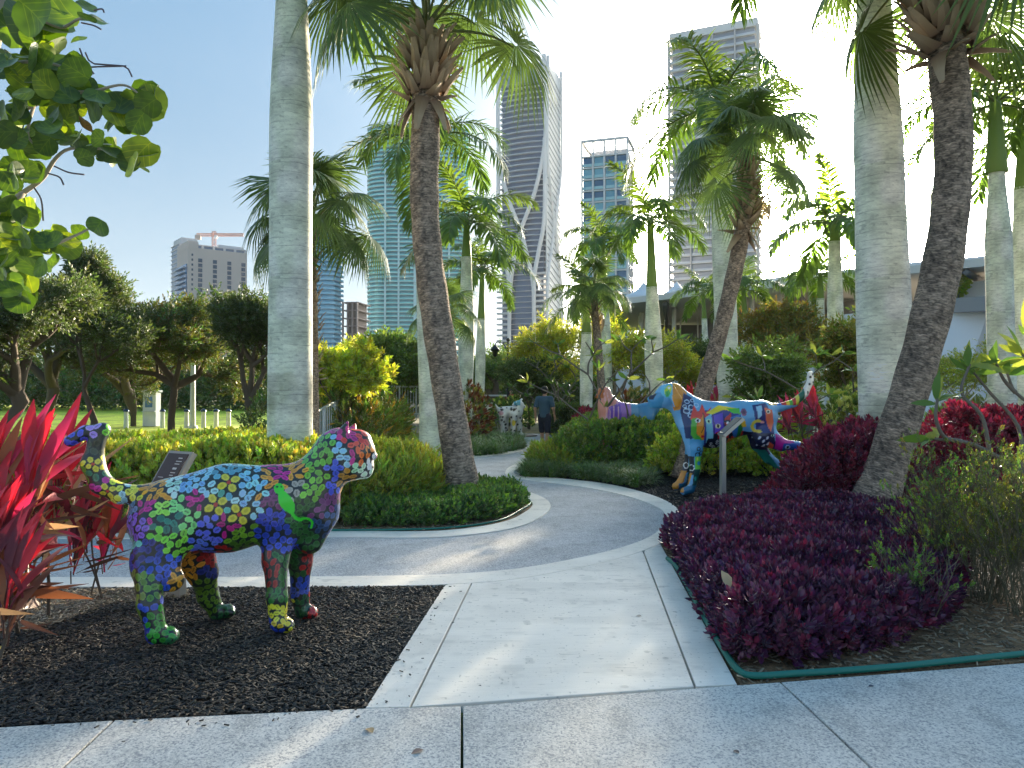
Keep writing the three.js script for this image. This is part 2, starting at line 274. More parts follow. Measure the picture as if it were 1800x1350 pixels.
const sabalTex = dataTex(512, 1024, (x, y) => { // sabal: brown, rough, old ring scars broken up by cracks
  const w = (tileNoise(x / 64, y / 64, 8, 2) - .5) * 34 + (tileNoise(x / 16, y / 16, 32, 12) - .5) * 14, ring = Math.abs(((y + w + 2048) % 42) - 21), a = tileNoise((x + w) / 11, y / 40, 46, 3), b = tileNoise(x / 20, y / 12, 25, 6), d = tileNoise(x / 7, y / 6, 73, 8), h = hash3(x, y, 2), cr = tileNoise((x + w * .6) / 13, y / 52, 39, 19);
  const k = .52 + (a - .5) * .2 + (b - .5) * .34 + (d - .5) * .26 + (h - .5) * .16 - sm(6, 0, ring) * .16 * sm(.3, .6, b) - sm(.72, .88, cr) * .13 + (tileNoise(x / 64, y / 102, 8, 9) - .5) * .3; return [222 * k + 28, 196 * k + 25, 174 * k + 23];
});
const mRoyal = std({ vertexColors: true, map: barkTex, roughness: .85, bumpMap: barkTex, bumpScale: .004 });
const mSabal = std({ map: sabalTex, roughness: .95, bumpMap: sabalTex, bumpScale: .02 });
const mShaft = std({ color: lin(.2, .3, .06), roughness: .45 });
const mFrond = leafMat(WHITE, .42, .35, { vertexColors: true });
const mFan = leafMat(WHITE, .38, .35, { vertexColors: true });
const mBoot = std({ color: WHITE, vertexColors: true, roughness: .95 });

// frond: rachis in the plane of +x (outwards) and y; a0 start angle, b total bend
function frondGeo(s, { L = 3, a0 = .9, b = 1.5, pairs = 46, ll = .78, w = .05, tone = 0, droop = .85 }) {
  seed(s); const mb = new MB(), n = 16, pts = [], ang = []; let p = V();
  for (let i = 0; i <= n; i++) { const t = i / n, a = a0 - b * Math.pow(t, 1.25); pts.push(p.clone()); ang.push(a); p = p.clone().add(V(Math.cos(a) * L / n, Math.sin(a) * L / n, 0)); }
  const side0 = R(-.12, .12); pts.forEach((q, i) => { q.z += side0 * L * (i / n) ** 2; });
  mb.col = lin(.16, .2, .05); mb.tube(pts, (t) => lerp(.032, .006, t), 5);
  for (let k = 0; k < pairs; k++) for (const sd of [-1, 1]) {
    const t = lerp(.13, .995, (k + R(-.3, .3)) / pairs), f = clamp(t, 0, .9999) * n, i = Math.floor(f), u = f - i, o = pts[i].clone().lerp(pts[i + 1], u), a = lerp(ang[i], ang[i + 1], u);
    const e = V(Math.cos(a), Math.sin(a), 0), nn = V(-Math.sin(a), Math.cos(a), 0), lean = lerp(.35, 1.0, t) + R(-.12, .12), roll = R(-.5, .55) + (k % 3 - 1) * .3;
    const d = e.clone().multiplyScalar(Math.sin(lean)).add(V(0, 0, sd * Math.cos(lean) * Math.cos(roll))).addScaledVector(nn, Math.cos(lean) * Math.sin(roll)).normalize();
    const len = ll * Math.pow(Math.sin(Math.PI * lerp(.18, .93, t)), .6) * R(.82, 1.1), sideW = V().crossVectors(d, nn).normalize();
    const g = R(.8, 1.25); mb.col = tone === 2 ? lin(.3 * g, .17 * g, .07 * g) : lin(.11 * g + .05 * tone, .2 * g + .04 * tone, .018 * g);
    let c = o.clone(), dd = d.clone(), prev = null;
    for (let j = 0; j <= 3; j++) { const ww = w * [.5, 1, .8, .04][j] * .5; const A = mb.v(c.x - sideW.x * ww, c.y - sideW.y * ww, c.z - sideW.z * ww, 0, j / 3), B = mb.v(c.x + sideW.x * ww, c.y + sideW.y * ww, c.z + sideW.z * ww, 1, j / 3); if (prev) mb.q(prev[0], prev[1], B, A); prev = [A, B]; c = c.clone().addScaledVector(dd, len / 3); dd.y -= droop * .42 * R(.6, 1.3); dd.normalize(); }
  }
  return mb.geo();
}
const FR = {}; // shared frond shapes by start angle
const frondKinds = [[1.3, 1.2], [1.0, 1.75], [.75, 1.95], [.5, 1.85], [.2, 1.6], [-.15, 1.25]];
function frondShape(kind, v, pr) { const key = kind + '_' + v + '_' + pr; return FR[key] || (FR[key] = frondGeo(900 + kind * 17 + v * 5, { a0: frondKinds[kind][0], b: frondKinds[kind][1], pairs: pr, w: pr > 50 ? .052 : .085, tone: kind < 2 ? 1 : 0 })); }
function trunkInto(mb, pts, rad, seg = 20, vs = 1 / 1.6) { mb.tube(curve(pts, 110), rad, seg, true, vs); }
// royal palm: base and top of the grey trunk, radius profile, crown
function royalPalm({ base, top, r, label, shaft = 1.5, fronds = 13, L = 3, s = 1, pairs = 62, bulge = .18, group, crown = true, bands, mid, prof }) {
  const t = thing('royal_palm', label, 'palm tree', base.clone(), group), rel = (p) => p.clone().sub(base);
  const mb = new MB(); trunkInto(mb, mid ? [V(), rel(mid), rel(top)] : [V(), rel(base.clone().lerp(top, .5)), rel(top)], prof || ((k) => r * (1 + .5 * Math.exp(-k * 22) + bulge * Math.exp(-(((k - .55) / .25) ** 2)) - .16 * sm(.7, 1, k))), 24);
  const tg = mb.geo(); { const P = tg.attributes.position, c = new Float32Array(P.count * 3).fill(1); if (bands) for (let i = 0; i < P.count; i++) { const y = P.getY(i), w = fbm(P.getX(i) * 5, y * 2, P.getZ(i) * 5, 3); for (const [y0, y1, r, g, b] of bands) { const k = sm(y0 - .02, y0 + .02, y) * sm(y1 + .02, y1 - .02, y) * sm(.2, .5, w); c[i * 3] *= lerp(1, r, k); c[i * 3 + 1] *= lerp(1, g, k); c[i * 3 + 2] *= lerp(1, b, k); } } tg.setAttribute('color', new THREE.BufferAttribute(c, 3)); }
  part('trunk', tg, mRoyal, t);
  if (!crown) return t;
  const dir = top.clone().sub(mid || base).normalize(), T = rel(top), sh = new MB(); sh.col = lin(.75, 1, .7);
  sh.tube([T.clone().addScaledVector(dir, -.05), T.clone().addScaledVector(dir, .3 * shaft), T.clone().addScaledVector(dir, .75 * shaft), T.clone().addScaledVector(dir, shaft * 1.08)], (q) => r * .86 * lerp(1, .45, q), 16); part('crownshaft', sh.geo(), mShaft, t);
  const C = T.clone().addScaledVector(dir, shaft);
  seed(s * 131 + 5); const a0 = R(0, 6.28);
  for (let i = 0; i < fronds; i++) {
    const k = i === 0 ? 0 : Math.min(5, 1 + Math.floor(i / fronds * 4.9)), az = a0 + i * 2.4, f = part('frond', frondShape(k, i % 2, pairs), mFrond, t);
    f.position.copy(C); f.rotation.set(0, az, 0); f.scale.setScalar(L / 3 * R(.86, 1.08));
  }
  return t;
}
// fan leaf of a sabal: petiole bending outwards in the plane of +x, y, then a folded costapalmate blade with split drooping tips
function fanGeo(s, { P = 1.1, Rr = .95, a0 = .9, b = .9, n = 46, dead = 0, fold = .35 }) {
  seed(s); const mb = new MB(); const pts = [], m = 8; let p = V(), a = a0;
  for (let i = 0; i <= m; i++) { const t = i / m; a = a0 - b * t * t; pts.push(p.clone()); if (i < m) p = p.clone().add(V(Math.cos(a) * P / m, Math.sin(a) * P / m, 0)); }
  mb.col = dead ? lin(.26, .17, .09) : lin(.2, .24, .07); mb.tube(pts, (t) => lerp(.024, .012, t), 5);
  const e = V(Math.cos(a), Math.sin(a), 0), nn = V(-Math.sin(a), Math.cos(a), 0), sd = V(0, 0, 1), O = p;
  const at2 = (rho, phi, lift, sag) => { const c = Math.cos(phi), si = Math.sin(phi), curv = .55 * rho * rho * Math.max(0, c + .25); return O.clone().addScaledVector(e, rho * c * (1 - .12 * rho)).addScaledVector(sd, rho * si * (1 - fold * .25)).addScaledVector(nn, lift - Math.abs(si) * rho * fold - curv * .7 + .06).add(V(0, -sag, 0)); };
  const span = 2.5;
  for (let i = 0; i < n; i++) {
    const f0 = lerp(-span, span, i / n), f1 = lerp(-span, span, (i + 1) / n), fm = (f0 + f1) / 2, len = Rr * (.72 + .28 * Math.cos(fm * .6)) * R(.9, 1.1), spl = R(.24, .4) * Rr, g = R(.75, 1.25);
    mb.col = dead ? lin(.36 * g, .26 * g, .13 * g) : lin(.1 * g, .17 * g, .028 * g);
    const A0 = mb.vv(at2(.03, f0, 0, 0), 0, 0), A1 = mb.vv(at2(.03, f1, 0, 0), 1, 0), B0 = mb.vv(at2(spl, f0, 0, 0), 0, .5), Bm = mb.vv(at2(spl, fm, .014, 0), .5, .5), B1 = mb.vv(at2(spl, f1, 0, 0), 1, .5);
    mb.t(A0, Bm, B0); mb.t(A0, A1, Bm); mb.t(A1, B1, Bm);
    const sag = R(.02, .2) * (dead ? 2 : 1), q = R(-.03, .03), C0 = mb.vv(at2(lerp(spl, len, .5), lerp(f0, fm, .35) + q * .5, 0, sag * .25), 0, .75), Cm = mb.vv(at2(lerp(spl, len, .5), fm + q * .5, .012, sag * .25), .5, .75), C1 = mb.vv(at2(lerp(spl, len, .5), lerp(f1, fm, .35) + q * .5, 0, sag * .25), 1, .75), T = mb.vv(at2(len, fm + q, 0, sag), .5, 1);
    mb.q(B0, Bm, Cm, C0); mb.q(Bm, B1, C1, Cm); mb.t(C0, Cm, T); mb.t(Cm, C1, T);
  }
  return mb.geo();
}
const FAN = []; { const kinds = [[1.45, .35], [1.15, .6], [.85, .8], [.5, .9], [.15, .8], [-.4, .5]]; kinds.forEach(([a0, b], k) => { for (let v = 0; v < 2; v++) FAN.push(fanGeo(300 + k * 7 + v * 3, { a0, b, P: 1.15, Rr: .95, fold: .25 + v * .2 })); }); }
const FAN_DEAD = fanGeo(77, { a0: -.9, b: .5, dead: 1, P: .9, Rr: .8 });
function bootGeo(s, L = .42) { // stub of an old leaf base: wide clasping foot, split, tapering outwards
  seed(s); const mb = new MB(), g = R(.8, 1.2); const cols = [lin(.2 * g, .13 * g, .09 * g), lin(.3 * g, .22 * g, .15 * g), lin(.42 * g, .33 * g, .24 * g)];
  const prof = [[0, .11, .0], [.3, .085, .05], [.65, .06, .11], [1, .04 * R(.6, 1.3), .2]]; let prev = null;
  prof.forEach(([t, w, out], i) => { mb.col = cols[Math.min(2, i)]; const y = t * L, th = .028 * (1 - .5 * t); const row = [mb.v(-w, y, out), mb.v(0, y, out + th * 1.4), mb.v(w, y, out), mb.v(0, y, out - th)]; if (prev) for (let k = 0; k < 4; k++) mb.q(prev[k], prev[(k + 1) % 4], row[(k + 1) % 4], row[k]); prev = row; });
  mb.q(prev[0], prev[1], prev[2], prev[3]); return mb.geo(true);
}
const BOOTS = [1, 2, 3, 4, 5].map((s) => bootGeo(s));
function sabalPalm({ pts, r, label, s = 1, fans = 24, size = 1, boots = [.8, 1], bootR = 1.7, group, dead = 2, lean = 0, bootN = 60, hang = 0, drop = 6 }) {
  const base = pts[0].clone(), t = thing('sabal_palm', label, 'palm tree', base, group), P = pts.map((p) => p.clone().sub(base)), cv = new THREE.CatmullRomCurve3(P, false, 'centripetal');
  const mb = new MB(); seed(s * 17); const ph = R(0, 9);
  mb.tube(cv.getSpacedPoints(60), (k) => r * (1 + .35 * Math.exp(-k * 25) + .05 * Math.sin(k * 40 + ph) * Math.sin(k * 23) - .12 * k), 22, true, 1 / 1.2); part('trunk', mb.geo(), mSabal, t);
  for (let i = 0; i < bootN; i++) { // crossed leaf bases below the crown
    const k = i / bootN, u = lerp(boots[0], boots[1], k), p = cv.getPointAt(Math.min(.999, u)), d = cv.getTangentAt(Math.min(.999, u)), az = i * 2.4 + R(-.2, .2), out = V(Math.cos(az), 0, Math.sin(az)), bulge = r * lerp(1.0, 1.0 + (bootR - 1) * .55, Math.sin(Math.PI * Math.min(1, k * .85 + .12)));
    const b = part('leaf_base', BOOTS[i % 5], mBoot, t); const flop = i < hang ? R(1.9, 2.7) : R(.05, .3) + (k < .12 ? R(.4, 1.1) : 0);
    b.position.copy(p).addScaledVector(out, bulge * .8); const q = new THREE.Quaternion().setFromUnitVectors(V(0, 0, 1), out); b.quaternion.copy(new THREE.Quaternion().setFromUnitVectors(UP, d)).multiply(q).multiply(qE(0, 0, R(-.45, .45))).multiply(new THREE.Quaternion().setFromAxisAngle(V(1, 0, 0), flop)); b.scale.setScalar(r / .22 * R(.6, .95) * (i < hang ? 1.35 : 1));
  }
  const C = P[P.length - 1], az0 = R(0, 6.28);
  for (let i = 0; i < fans; i++) {
    const k = Math.min(5, Math.floor(i / fans * drop)), f = part('fan_leaf', FAN[k * 2 + i % 2], mFan, t); f.position.copy(C).add(V(0, R(-.1, .15), 0)); f.rotation.set(0, az0 + i * 2.4 + R(-.25, .25), R(-.12, .12)); f.scale.setScalar(size * R(.85, 1.1));
  }
  for (let i = 0; i < dead; i++) { const f = part('fan_leaf', FAN_DEAD, mFan, t, 'withered brown fan leaf'); f.position.copy(C).add(V(0, -.25, 0)); f.rotation.set(0, R(0, 6.28), 0); f.scale.setScalar(size * .9); }
  return t;
}

// ---------- broadleaf trees and shrubs ----------
// sprigs: a few leaves on a short shoot, growing along +y
function sprig(s, { n = 7, L = .09, W = .045, spread = .9, len = .14, bend = .2, rows = 2, fold = .15, base = .5, stem = .0022 }) {
  seed(s); const mb = new MB(); const m = new THREE.Matrix4();
  if (stem) { mb.col = lin(.3, .24, .16); mb.tube([V(), V(0, len * .9, 0)], stem, 3, false); }
  for (let i = 0; i < n; i++) { const t = i / Math.max(1, n - 1), g = R(.78, 1.22); mb.col = lin(g, g * R(.92, 1.06), g * R(.8, 1.1)); const q = qE(0, i * 2.4 + R(-.3, .3), 0).multiply(qE(R(.75, 1.2) * spread * lerp(1.25, .5, t), 0, 0)).multiply(qE(0, R(-.5, .5), 0)); m.compose(V(0, len * lerp(.15, 1, t), 0), q, V(1, 1, 1).multiplyScalar(R(.75, 1.15))); leafInto(mb, { L, W, bend, fold, n: rows, m, base }); }
  return mb.geo();
}
const SP = {
  tree: sprig(21, { n: 8, L: .13, W: .06, len: .3, spread: 1.1, rows: 2 }),
  oak: sprig(22, { n: 9, L: .1, W: .045, len: .28, spread: 1.1, rows: 2 }),
  broad: sprig(23, { n: 7, L: .17, W: .09, len: .22, spread: 1, rows: 2 }),
  hedge: sprig(24, { n: 8, L: .055, W: .034, len: .1, spread: .85 }),
  purple: sprig(25, { n: 10, L: .05, W: .027, len: .075, spread: 1.15, bend: .25, base: .5, rows: 3, fold: .25 }),
  loro: sprig(26, { n: 8, L: .065, W: .042, len: .13, spread: 1.05 }),
  narrow: sprig(27, { n: 9, L: .1, W: .026, len: .14, spread: .8, bend: .4 }),
  cover: sprig(28, { n: 8, L: .04, W: .022, len: .06, spread: 1, rows: 2 }),
  croton: sprig(29, { n: 8, L: .2, W: .055, len: .12, spread: .75, bend: .3 }),
};
const mWoodD = std({ color: lin(.13, .1, .075), roughness: .95 }), mWoodG = std({ color: lin(.3, .26, .21), roughness: .9 }), mWoodL = std({ color: lin(.36, .31, .25), roughness: .85 });
const LM = {
  dark: leafMat(lin(.1, .15, .026), .42, .3, { vertexColors: true }), mid: leafMat(lin(.16, .25, .035), .45, .3, { vertexColors: true }), yellow: leafMat(lin(.52, .56, .04), .58, .25, { vertexColors: true }),
  olive: leafMat(lin(.15, .17, .045), .4, .25, { vertexColors: true }), hedge: leafMat(lin(.46, .54, .045), .46, .4, { vertexColors: true }), green: leafMat(lin(.12, .22, .03), .4, .35, { vertexColors: true }),
  purple: leafMat(lin(.115, .016, .07), .2, 1, { vertexColors: true, clearcoatRoughness: .2 }), loro: leafMat(lin(.24, .016, .055), .42, .45, { vertexColors: true }), red: leafMat(lin(.5, .02, .05), .45, .3, { vertexColors: true }),
};
const T1 = (a = .7, b = 1.3) => lin(1, 1, 1).multiplyScalar(R(a, b));
function tree({ name = 'tree', base, h, cr, tr, label, s = 1, leaf = 'mid', sp = SP.tree, n = 2600, wood = mWoodD, fork = .35, levels = 4, spreadA = .55, size = 1, clump = .55, flat = .75, group, category = 'tree', lean = V(), kids = 3, tint, trunkName = 'trunk', taper = .25, gaps = .28 }) {
  seed(s * 977 + 3); const t = thing(name, label, category, base.clone(), group), mb = new MB(), tips = [];
  const grow = (p, d, L, r, lv) => {
    const pts = [p], k = 4; let q = p.clone(), dd = d.clone(); for (let i = 0; i < k; i++) { dd.add(V(R(-.16, .16), R(-.06, .14), R(-.16, .16))).normalize(); q = q.clone().addScaledVector(dd, L / k); pts.push(q); }
    mb.tube(pts, (u) => r * lerp(1, .62, u), lv > 1 ? 7 : 4, false);
    if (lv <= 1) { tips.push(q, pts[2]); return; }
    const c = lv === levels ? kids + 1 : kids; const a0 = R(0, 6.28);
    for (let i = 0; i < c; i++) { const az = a0 + i / c * 6.28 + R(-.4, .4), el = spreadA * R(.6, 1.4), ax = V().crossVectors(dd, Math.abs(dd.y) > .95 ? V(1, 0, 0) : UP).normalize(); const nd = dd.clone().applyAxisAngle(ax, el).applyAxisAngle(dd, az); nd.y = nd.y * flat + .12; grow(i === 0 ? q : pts[3].clone().lerp(q, R(0, 1)), nd.normalize(), L * R(.62, .86), r * .6, lv - 1); }
    if (lv < levels) tips.push(q);
  };
  grow(V(), V(lean.x, 1, lean.z).normalize(), h * fork, tr, levels);
  // fit the crown to the wanted size
  const bb = new THREE.Box3().setFromPoints(tips), sx = 2 * cr / Math.max(.1, bb.max.x - bb.min.x), sz = 2 * cr / Math.max(.1, bb.max.z - bb.min.z), sy = h * .93 / bb.max.y, cx = (bb.min.x + bb.max.x) / 2, cz = (bb.min.z + bb.max.z) / 2, y0 = h * fork * .5;
  const fit = (p) => { const k = sm(y0 * .4, y0 * 1.6, p.y); const tp = 1 - taper * sm(.45, 1, p.y / bb.max.y); return V(lerp(p.x, (p.x - cx) * sx * tp + lean.x * h * .4, k), p.y * sy, lerp(p.z, (p.z - cz) * sz * tp + lean.z * h * .4, k)); };
  for (let i = 0; i < mb.p.length; i += 3) { const f = fit(V(mb.p[i], mb.p[i + 1], mb.p[i + 2])); mb.p[i] = f.x; mb.p[i + 1] = f.y; mb.p[i + 2] = f.z; }
  part(trunkName, mb.geo(), wood, t);
  const list = [], per = Math.ceil(n / tips.length), cl = clump * cr * .36;
  for (const tp of tips) { const c = fit(tp).add(V(R(-.12, .12) * cr, R(-.1, .16) * cr, R(-.12, .12) * cr)), k = rnd() < gaps ? 0 : R(.3, 2.2), tn = R(.75, 1.25); for (let i = 0; i < per * k; i++) { const o = V(gauss(), gauss() * .75, gauss()).multiplyScalar(cl); const dir = o.clone().normalize().add(V(R(-.6, .6), R(-.2, .9), R(-.6, .6))); const cc = tint ? tint(c.clone().add(o)) : lin(tn * R(.85, 1.2), tn * R(.9, 1.15), tn * R(.7, 1.2)); list.push([M4(c.clone().add(o), qTo(dir, R(0, 6)), size * R(.7, 1.25)), cc]); } }
  inst('crown', sp, LM[leaf] || leaf, list, t); return t;
}
// shrub mass over a ground outline: shoots on its top and sides, some inside, on dark stems
function hedge({ name = 'hedge', category = 'hedge', P, h, label, s = 1, leaf = 'hedge', sp = SP.hedge, n = 3000, size = 1, round = .25, bump = .12, group, tint, inner = .25, sideLean = .7, hf, stems = true, y0 = 0, tight = 0 }) {
  seed(s * 613 + 1); P = XZ(P); const c = P.reduce((a, p) => a.add(p), V()).multiplyScalar(1 / P.length); c.y = 0; const t = thing(name, label, category, c, group), list = [];
  const hAt = (p) => { const e = edgeDist(p, P); const q = Math.sqrt(clamp(e / round, 0, 1) * (2 - clamp(e / round, 0, 1))); return (hf ? hf(p) : h) * (.45 + .55 * q) * (1 + bump * (fbm(p.x * 2.2 + s, p.z * 2.2, 3, 3) - .5) * 2.4); };
  for (const p of scatter(P, Math.round(n * 1))) {
    const e = edgeDist(p, P), H = hAt(p); let y = H, dir;
    if (rnd() < inner) y = H * R(.15, .95); else if (e < round) y = H * R(.12, 1); else y = H - Math.abs(gauss()) * .06;
    const gx2 = hAt(p.clone().add(V(.04, 0, 0))) - hAt(p.clone().add(V(-.04, 0, 0))), gz2 = hAt(p.clone().add(V(0, 0, .04))) - hAt(p.clone().add(V(0, 0, -.04)));
    dir = V(-gx2 * 6 * sideLean + R(-.6, .6), 1, -gz2 * 6 * sideLean + R(-.6, .6)); if (e < round && y < H * .8) { dir.y = R(.1, .8); }
    list.push([M4(p.clone().setY(y0 + y - .03).sub(c), qTo(dir, R(0, 6)), size * R(.7, 1.3)), tint ? tint(p, y / H) : lin(R(.7, 1.3), R(.75, 1.2), R(.6, 1.3))]);
  }
  inst('foliage', sp, LM[leaf] || leaf, list, t);
  if (stems) { const mb = new MB(); for (const p of scatter(P, Math.min(160, Math.round(n / 40)))) { if (edgeDist(p, P) < round * .4) continue; const q = p.clone().sub(c), H = hAt(p) * .85; mb.tube([q.clone(), q.clone().add(V(R(-.08, .08), H * .5, R(-.08, .08))), q.clone().add(V(R(-.2, .2), H, R(-.2, .2)))], (u) => lerp(.012, .004, u), 4, false); } if (mb.p.length) part('stem', mb.geo(), mWoodD, t).userData.kind = 'stuff'; }
  return t;
}
// strap-leaved clumps (liriope, ferns): blades arching from the ground
function strapGeo(s, n = 14, L = .38, W = .012, bend = 1) { seed(s); const mb = new MB(), m = new THREE.Matrix4(); for (let i = 0; i < n; i++) { const g = R(.75, 1.25); mb.col = lin(g, g, g); m.compose(V(R(-.03, .03), 0, R(-.03, .03)), qE(0, R(0, 6.28), 0).multiply(qE(R(.1, .75), 0, 0)), V(1, R(.7, 1.1), 1)); const rows = []; for (let j = 0; j <= 4; j++) { const t = j / 4, w = W / 2 * (j === 4 ? .1 : 1 - .3 * t), p = V(-w, L * (t - .25 * bend * t * t * t), bend * L * .55 * t * t), q = V(w, p.y, p.z); rows.push([mb.vv(p.applyMatrix4(m)), mb.vv(q.applyMatrix4(m))]); } for (let j = 0; j < 4; j++) mb.q(rows[j][0], rows[j][1], rows[j + 1][1], rows[j + 1][0]); } return mb.geo(); }
const STRAP = strapGeo(5), FERN = strapGeo(6, 16, .5, .045, .8);
function clumps({ name = 'lilyturf', category = 'ground cover', P, n, label, geo = STRAP, leaf = 'green', size = 1, s = 1, tint }) {
  seed(s * 411); P = XZ(P); const c = P.reduce((a, p) => a.add(p), V()).multiplyScalar(1 / P.length); c.y = 0; const t = thing(name, label, category, c);
  inst('leaves', geo, LM[leaf] || leaf, scatter(P, n).map((p) => [M4(p.sub(c), qE(R(-.2, .2), R(0, 6.28), R(-.2, .2)), size * R(.7, 1.3)), tint ? tint() : lin(R(.7, 1.4), R(.75, 1.25), R(.6, 1.4))]), t); return t;
}
// ---------- modelled bodies: tapered bones joined smoothly, meshed on a grid ----------
const B = (a, b, ra, rb = ra, k = .05, s = 1, cut = false) => ({ a, b, ra, rb, k, s, cut });
function fieldOf(bones, lat = V(0, 0, 1)) {
  const D = bones.map((o) => { const bx = o.b.x - o.a.x, by = o.b.y - o.a.y, bz = o.b.z - o.a.z; return [o.a.x, o.a.y, o.a.z, bx, by, bz, bx * bx + by * by + bz * bz || 1e-9, o.ra, o.rb, o.k, 1 / o.s - 1, o.cut]; });
  return (x, y, z) => {
    let d = 1e3;
    for (const o of D) {
      let px = x - o[0], py = y - o[1], pz = z - o[2];
      if (o[10]) { const w = (px * lat.x + py * lat.y + pz * lat.z) * o[10]; px += lat.x * w; py += lat.y * w; pz += lat.z * w; }
      let h = (px * o[3] + py * o[4] + pz * o[5]) / o[6]; h = h < 0 ? 0 : h > 1 ? 1 : h;
      px -= o[3] * h; py -= o[4] * h; pz -= o[5] * h;
      const e = Math.sqrt(px * px + py * py + pz * pz) - o[7] - (o[8] - o[7]) * h, k = o[9];
      if (o[11]) { const q = Math.max(k - Math.abs(d + e), 0) / k; d = Math.max(d, -e) + q * q * k * .25; } else { const q = Math.max(k - Math.abs(d - e), 0) / k; d = Math.min(d, e) - q * q * k * .25; }
    }
    return d;
  };
}
function netMesh(f, box, cell, margin = 1.7) {
  const S = 8, n = ['x', 'y', 'z'].map((c) => Math.ceil((box.max[c] - box.min[c]) / cell / S) * S + 1), [nx, ny, nz] = n, o = box.min, val = new Float32Array(nx * ny * nz).fill(1e3), id = new Int32Array(nx * ny * nz).fill(-1), act = [];
  const I = (i, j, k) => i + nx * (j + ny * k), far = cell * S * .87 * margin;
  for (let c = 0; c + S < nz; c += S) for (let b = 0; b + S < ny; b += S) for (let a = 0; a + S < nx; a += S) {
    if (Math.abs(f(o.x + (a + S / 2) * cell, o.y + (b + S / 2) * cell, o.z + (c + S / 2) * cell)) > far) continue; act.push([a, b, c]);
    for (let k = c; k <= c + S; k++) for (let j = b; j <= b + S; j++) for (let i = a; i <= a + S; i++) { const q = I(i, j, k); if (val[q] === 1e3) val[q] = f(o.x + i * cell, o.y + j * cell, o.z + k * cell); }
  }
  const pos = [], idx = [], C = [[0, 0, 0], [1, 0, 0], [0, 1, 0], [1, 1, 0], [0, 0, 1], [1, 0, 1], [0, 1, 1], [1, 1, 1]], E = [[0, 1], [2, 3], [4, 5], [6, 7], [0, 2], [1, 3], [4, 6], [5, 7], [0, 4], [1, 5], [2, 6], [3, 7]];
  for (const [a, b, c] of act) for (let k = c; k < c + S; k++) for (let j = b; j < b + S; j++) for (let i = a; i < a + S; i++) {
    const g = C.map(([x, y, z]) => val[I(i + x, j + y, k + z)]); let m = 0; for (let q = 0; q < 8; q++) if (g[q] < 0) m |= 1 << q; if (m === 0 || m === 255) continue;
    let x = 0, y = 0, z = 0, w = 0; for (const [p, q] of E) if ((g[p] < 0) !== (g[q] < 0)) { const t = g[p] / (g[p] - g[q]); x += lerp(C[p][0], C[q][0], t); y += lerp(C[p][1], C[q][1], t); z += lerp(C[p][2], C[q][2], t); w++; }
    id[I(i, j, k)] = pos.length / 3; pos.push(o.x + (i + x / w) * cell, o.y + (j + y / w) * cell, o.z + (k + z / w) * cell);
  }
  const quad = (a, b, c, d, fl) => { if (a < 0 || b < 0 || c < 0 || d < 0) return; fl ? idx.push(a, b, c, a, c, d) : idx.push(a, c, b, a, d, c); };
  for (const [a, b, c] of act) for (let k = Math.max(1, c); k < c + S; k++) for (let j = Math.max(1, b); j < b + S; j++) for (let i = Math.max(1, a); i < a + S; i++) {
    const v0 = val[I(i, j, k)] < 0;
    if (v0 !== val[I(i + 1, j, k)] < 0) quad(id[I(i, j - 1, k - 1)], id[I(i, j, k - 1)], id[I(i, j, k)], id[I(i, j - 1, k)], v0);
    if (v0 !== val[I(i, j + 1, k)] < 0) quad(id[I(i - 1, j, k - 1)], id[I(i - 1, j, k)], id[I(i, j, k)], id[I(i, j, k - 1)], v0);
    if (v0 !== val[I(i, j, k + 1)] < 0) quad(id[I(i - 1, j - 1, k)], id[I(i, j - 1, k)], id[I(i, j, k)], id[I(i - 1, j, k)], v0);
  }
  const g = new THREE.BufferGeometry(); g.setAttribute('position', new THREE.Float32BufferAttribute(pos, 3)); g.setIndex(idx); g.computeVertexNormals(); return g;
}
function bodyGeo(bones, cell, lat) { const box = new THREE.Box3(); for (const b of bones) if (!b.cut) for (const [p, r] of [[b.a, b.ra], [b.b, b.rb]]) { box.expandByPoint(p.clone().addScalar(r)); box.expandByPoint(p.clone().addScalar(-r)); } box.expandByScalar(cell * 4); return netMesh(fieldOf(bones, lat), box, cell); }
function paintGeo(g, f) { const P = g.attributes.position, N = g.attributes.normal, c = new Float32Array(P.count * 3), p = V(), n = V(); for (let i = 0; i < P.count; i++) { p.fromBufferAttribute(P, i); n.fromBufferAttribute(N, i); const q = f(p, n); c[i * 3] = q[0]; c[i * 3 + 1] = q[1]; c[i * 3 + 2] = q[2]; } g.setAttribute('color', new THREE.BufferAttribute(c, 3)); return g; }
const srgb = (h) => { const c = hex(h); return [c.r, c.g, c.b]; };
const mPaint = phy({ vertexColors: true, roughness: .42, clearcoat: .8, clearcoatRoughness: .12 });
// a picture drawn on a canvas in side-view units, read back for the colours of the painted surface
function drawing(x0, y0, x1, y1, k, draw) { const c = document.createElement('canvas'); c.width = (x1 - x0) * k; c.height = (y1 - y0) * k; const g = c.getContext('2d'); g.scale(k, k); g.translate(-x0, -y0); draw(g); const d = g.getImageData(0, 0, c.width, c.height).data; return (x, y) => { const i = clamp(Math.round((x - x0) * k), 0, c.width - 1), j = clamp(Math.round((y - y0) * k), 0, c.height - 1), o = (j * c.width + i) * 4; return d[o + 3] < 128 ? null : [d[o], d[o + 1], d[o + 2]].map((q) => { q /= 255; return q <= .04045 ? q / 12.92 : ((q + .055) / 1.055) ** 2.4; }); }; }

// bones given as sketch units: pixels of the side view, with a distance for each
const J = (base) => (x, y, d) => at(x, y, d).sub(base);

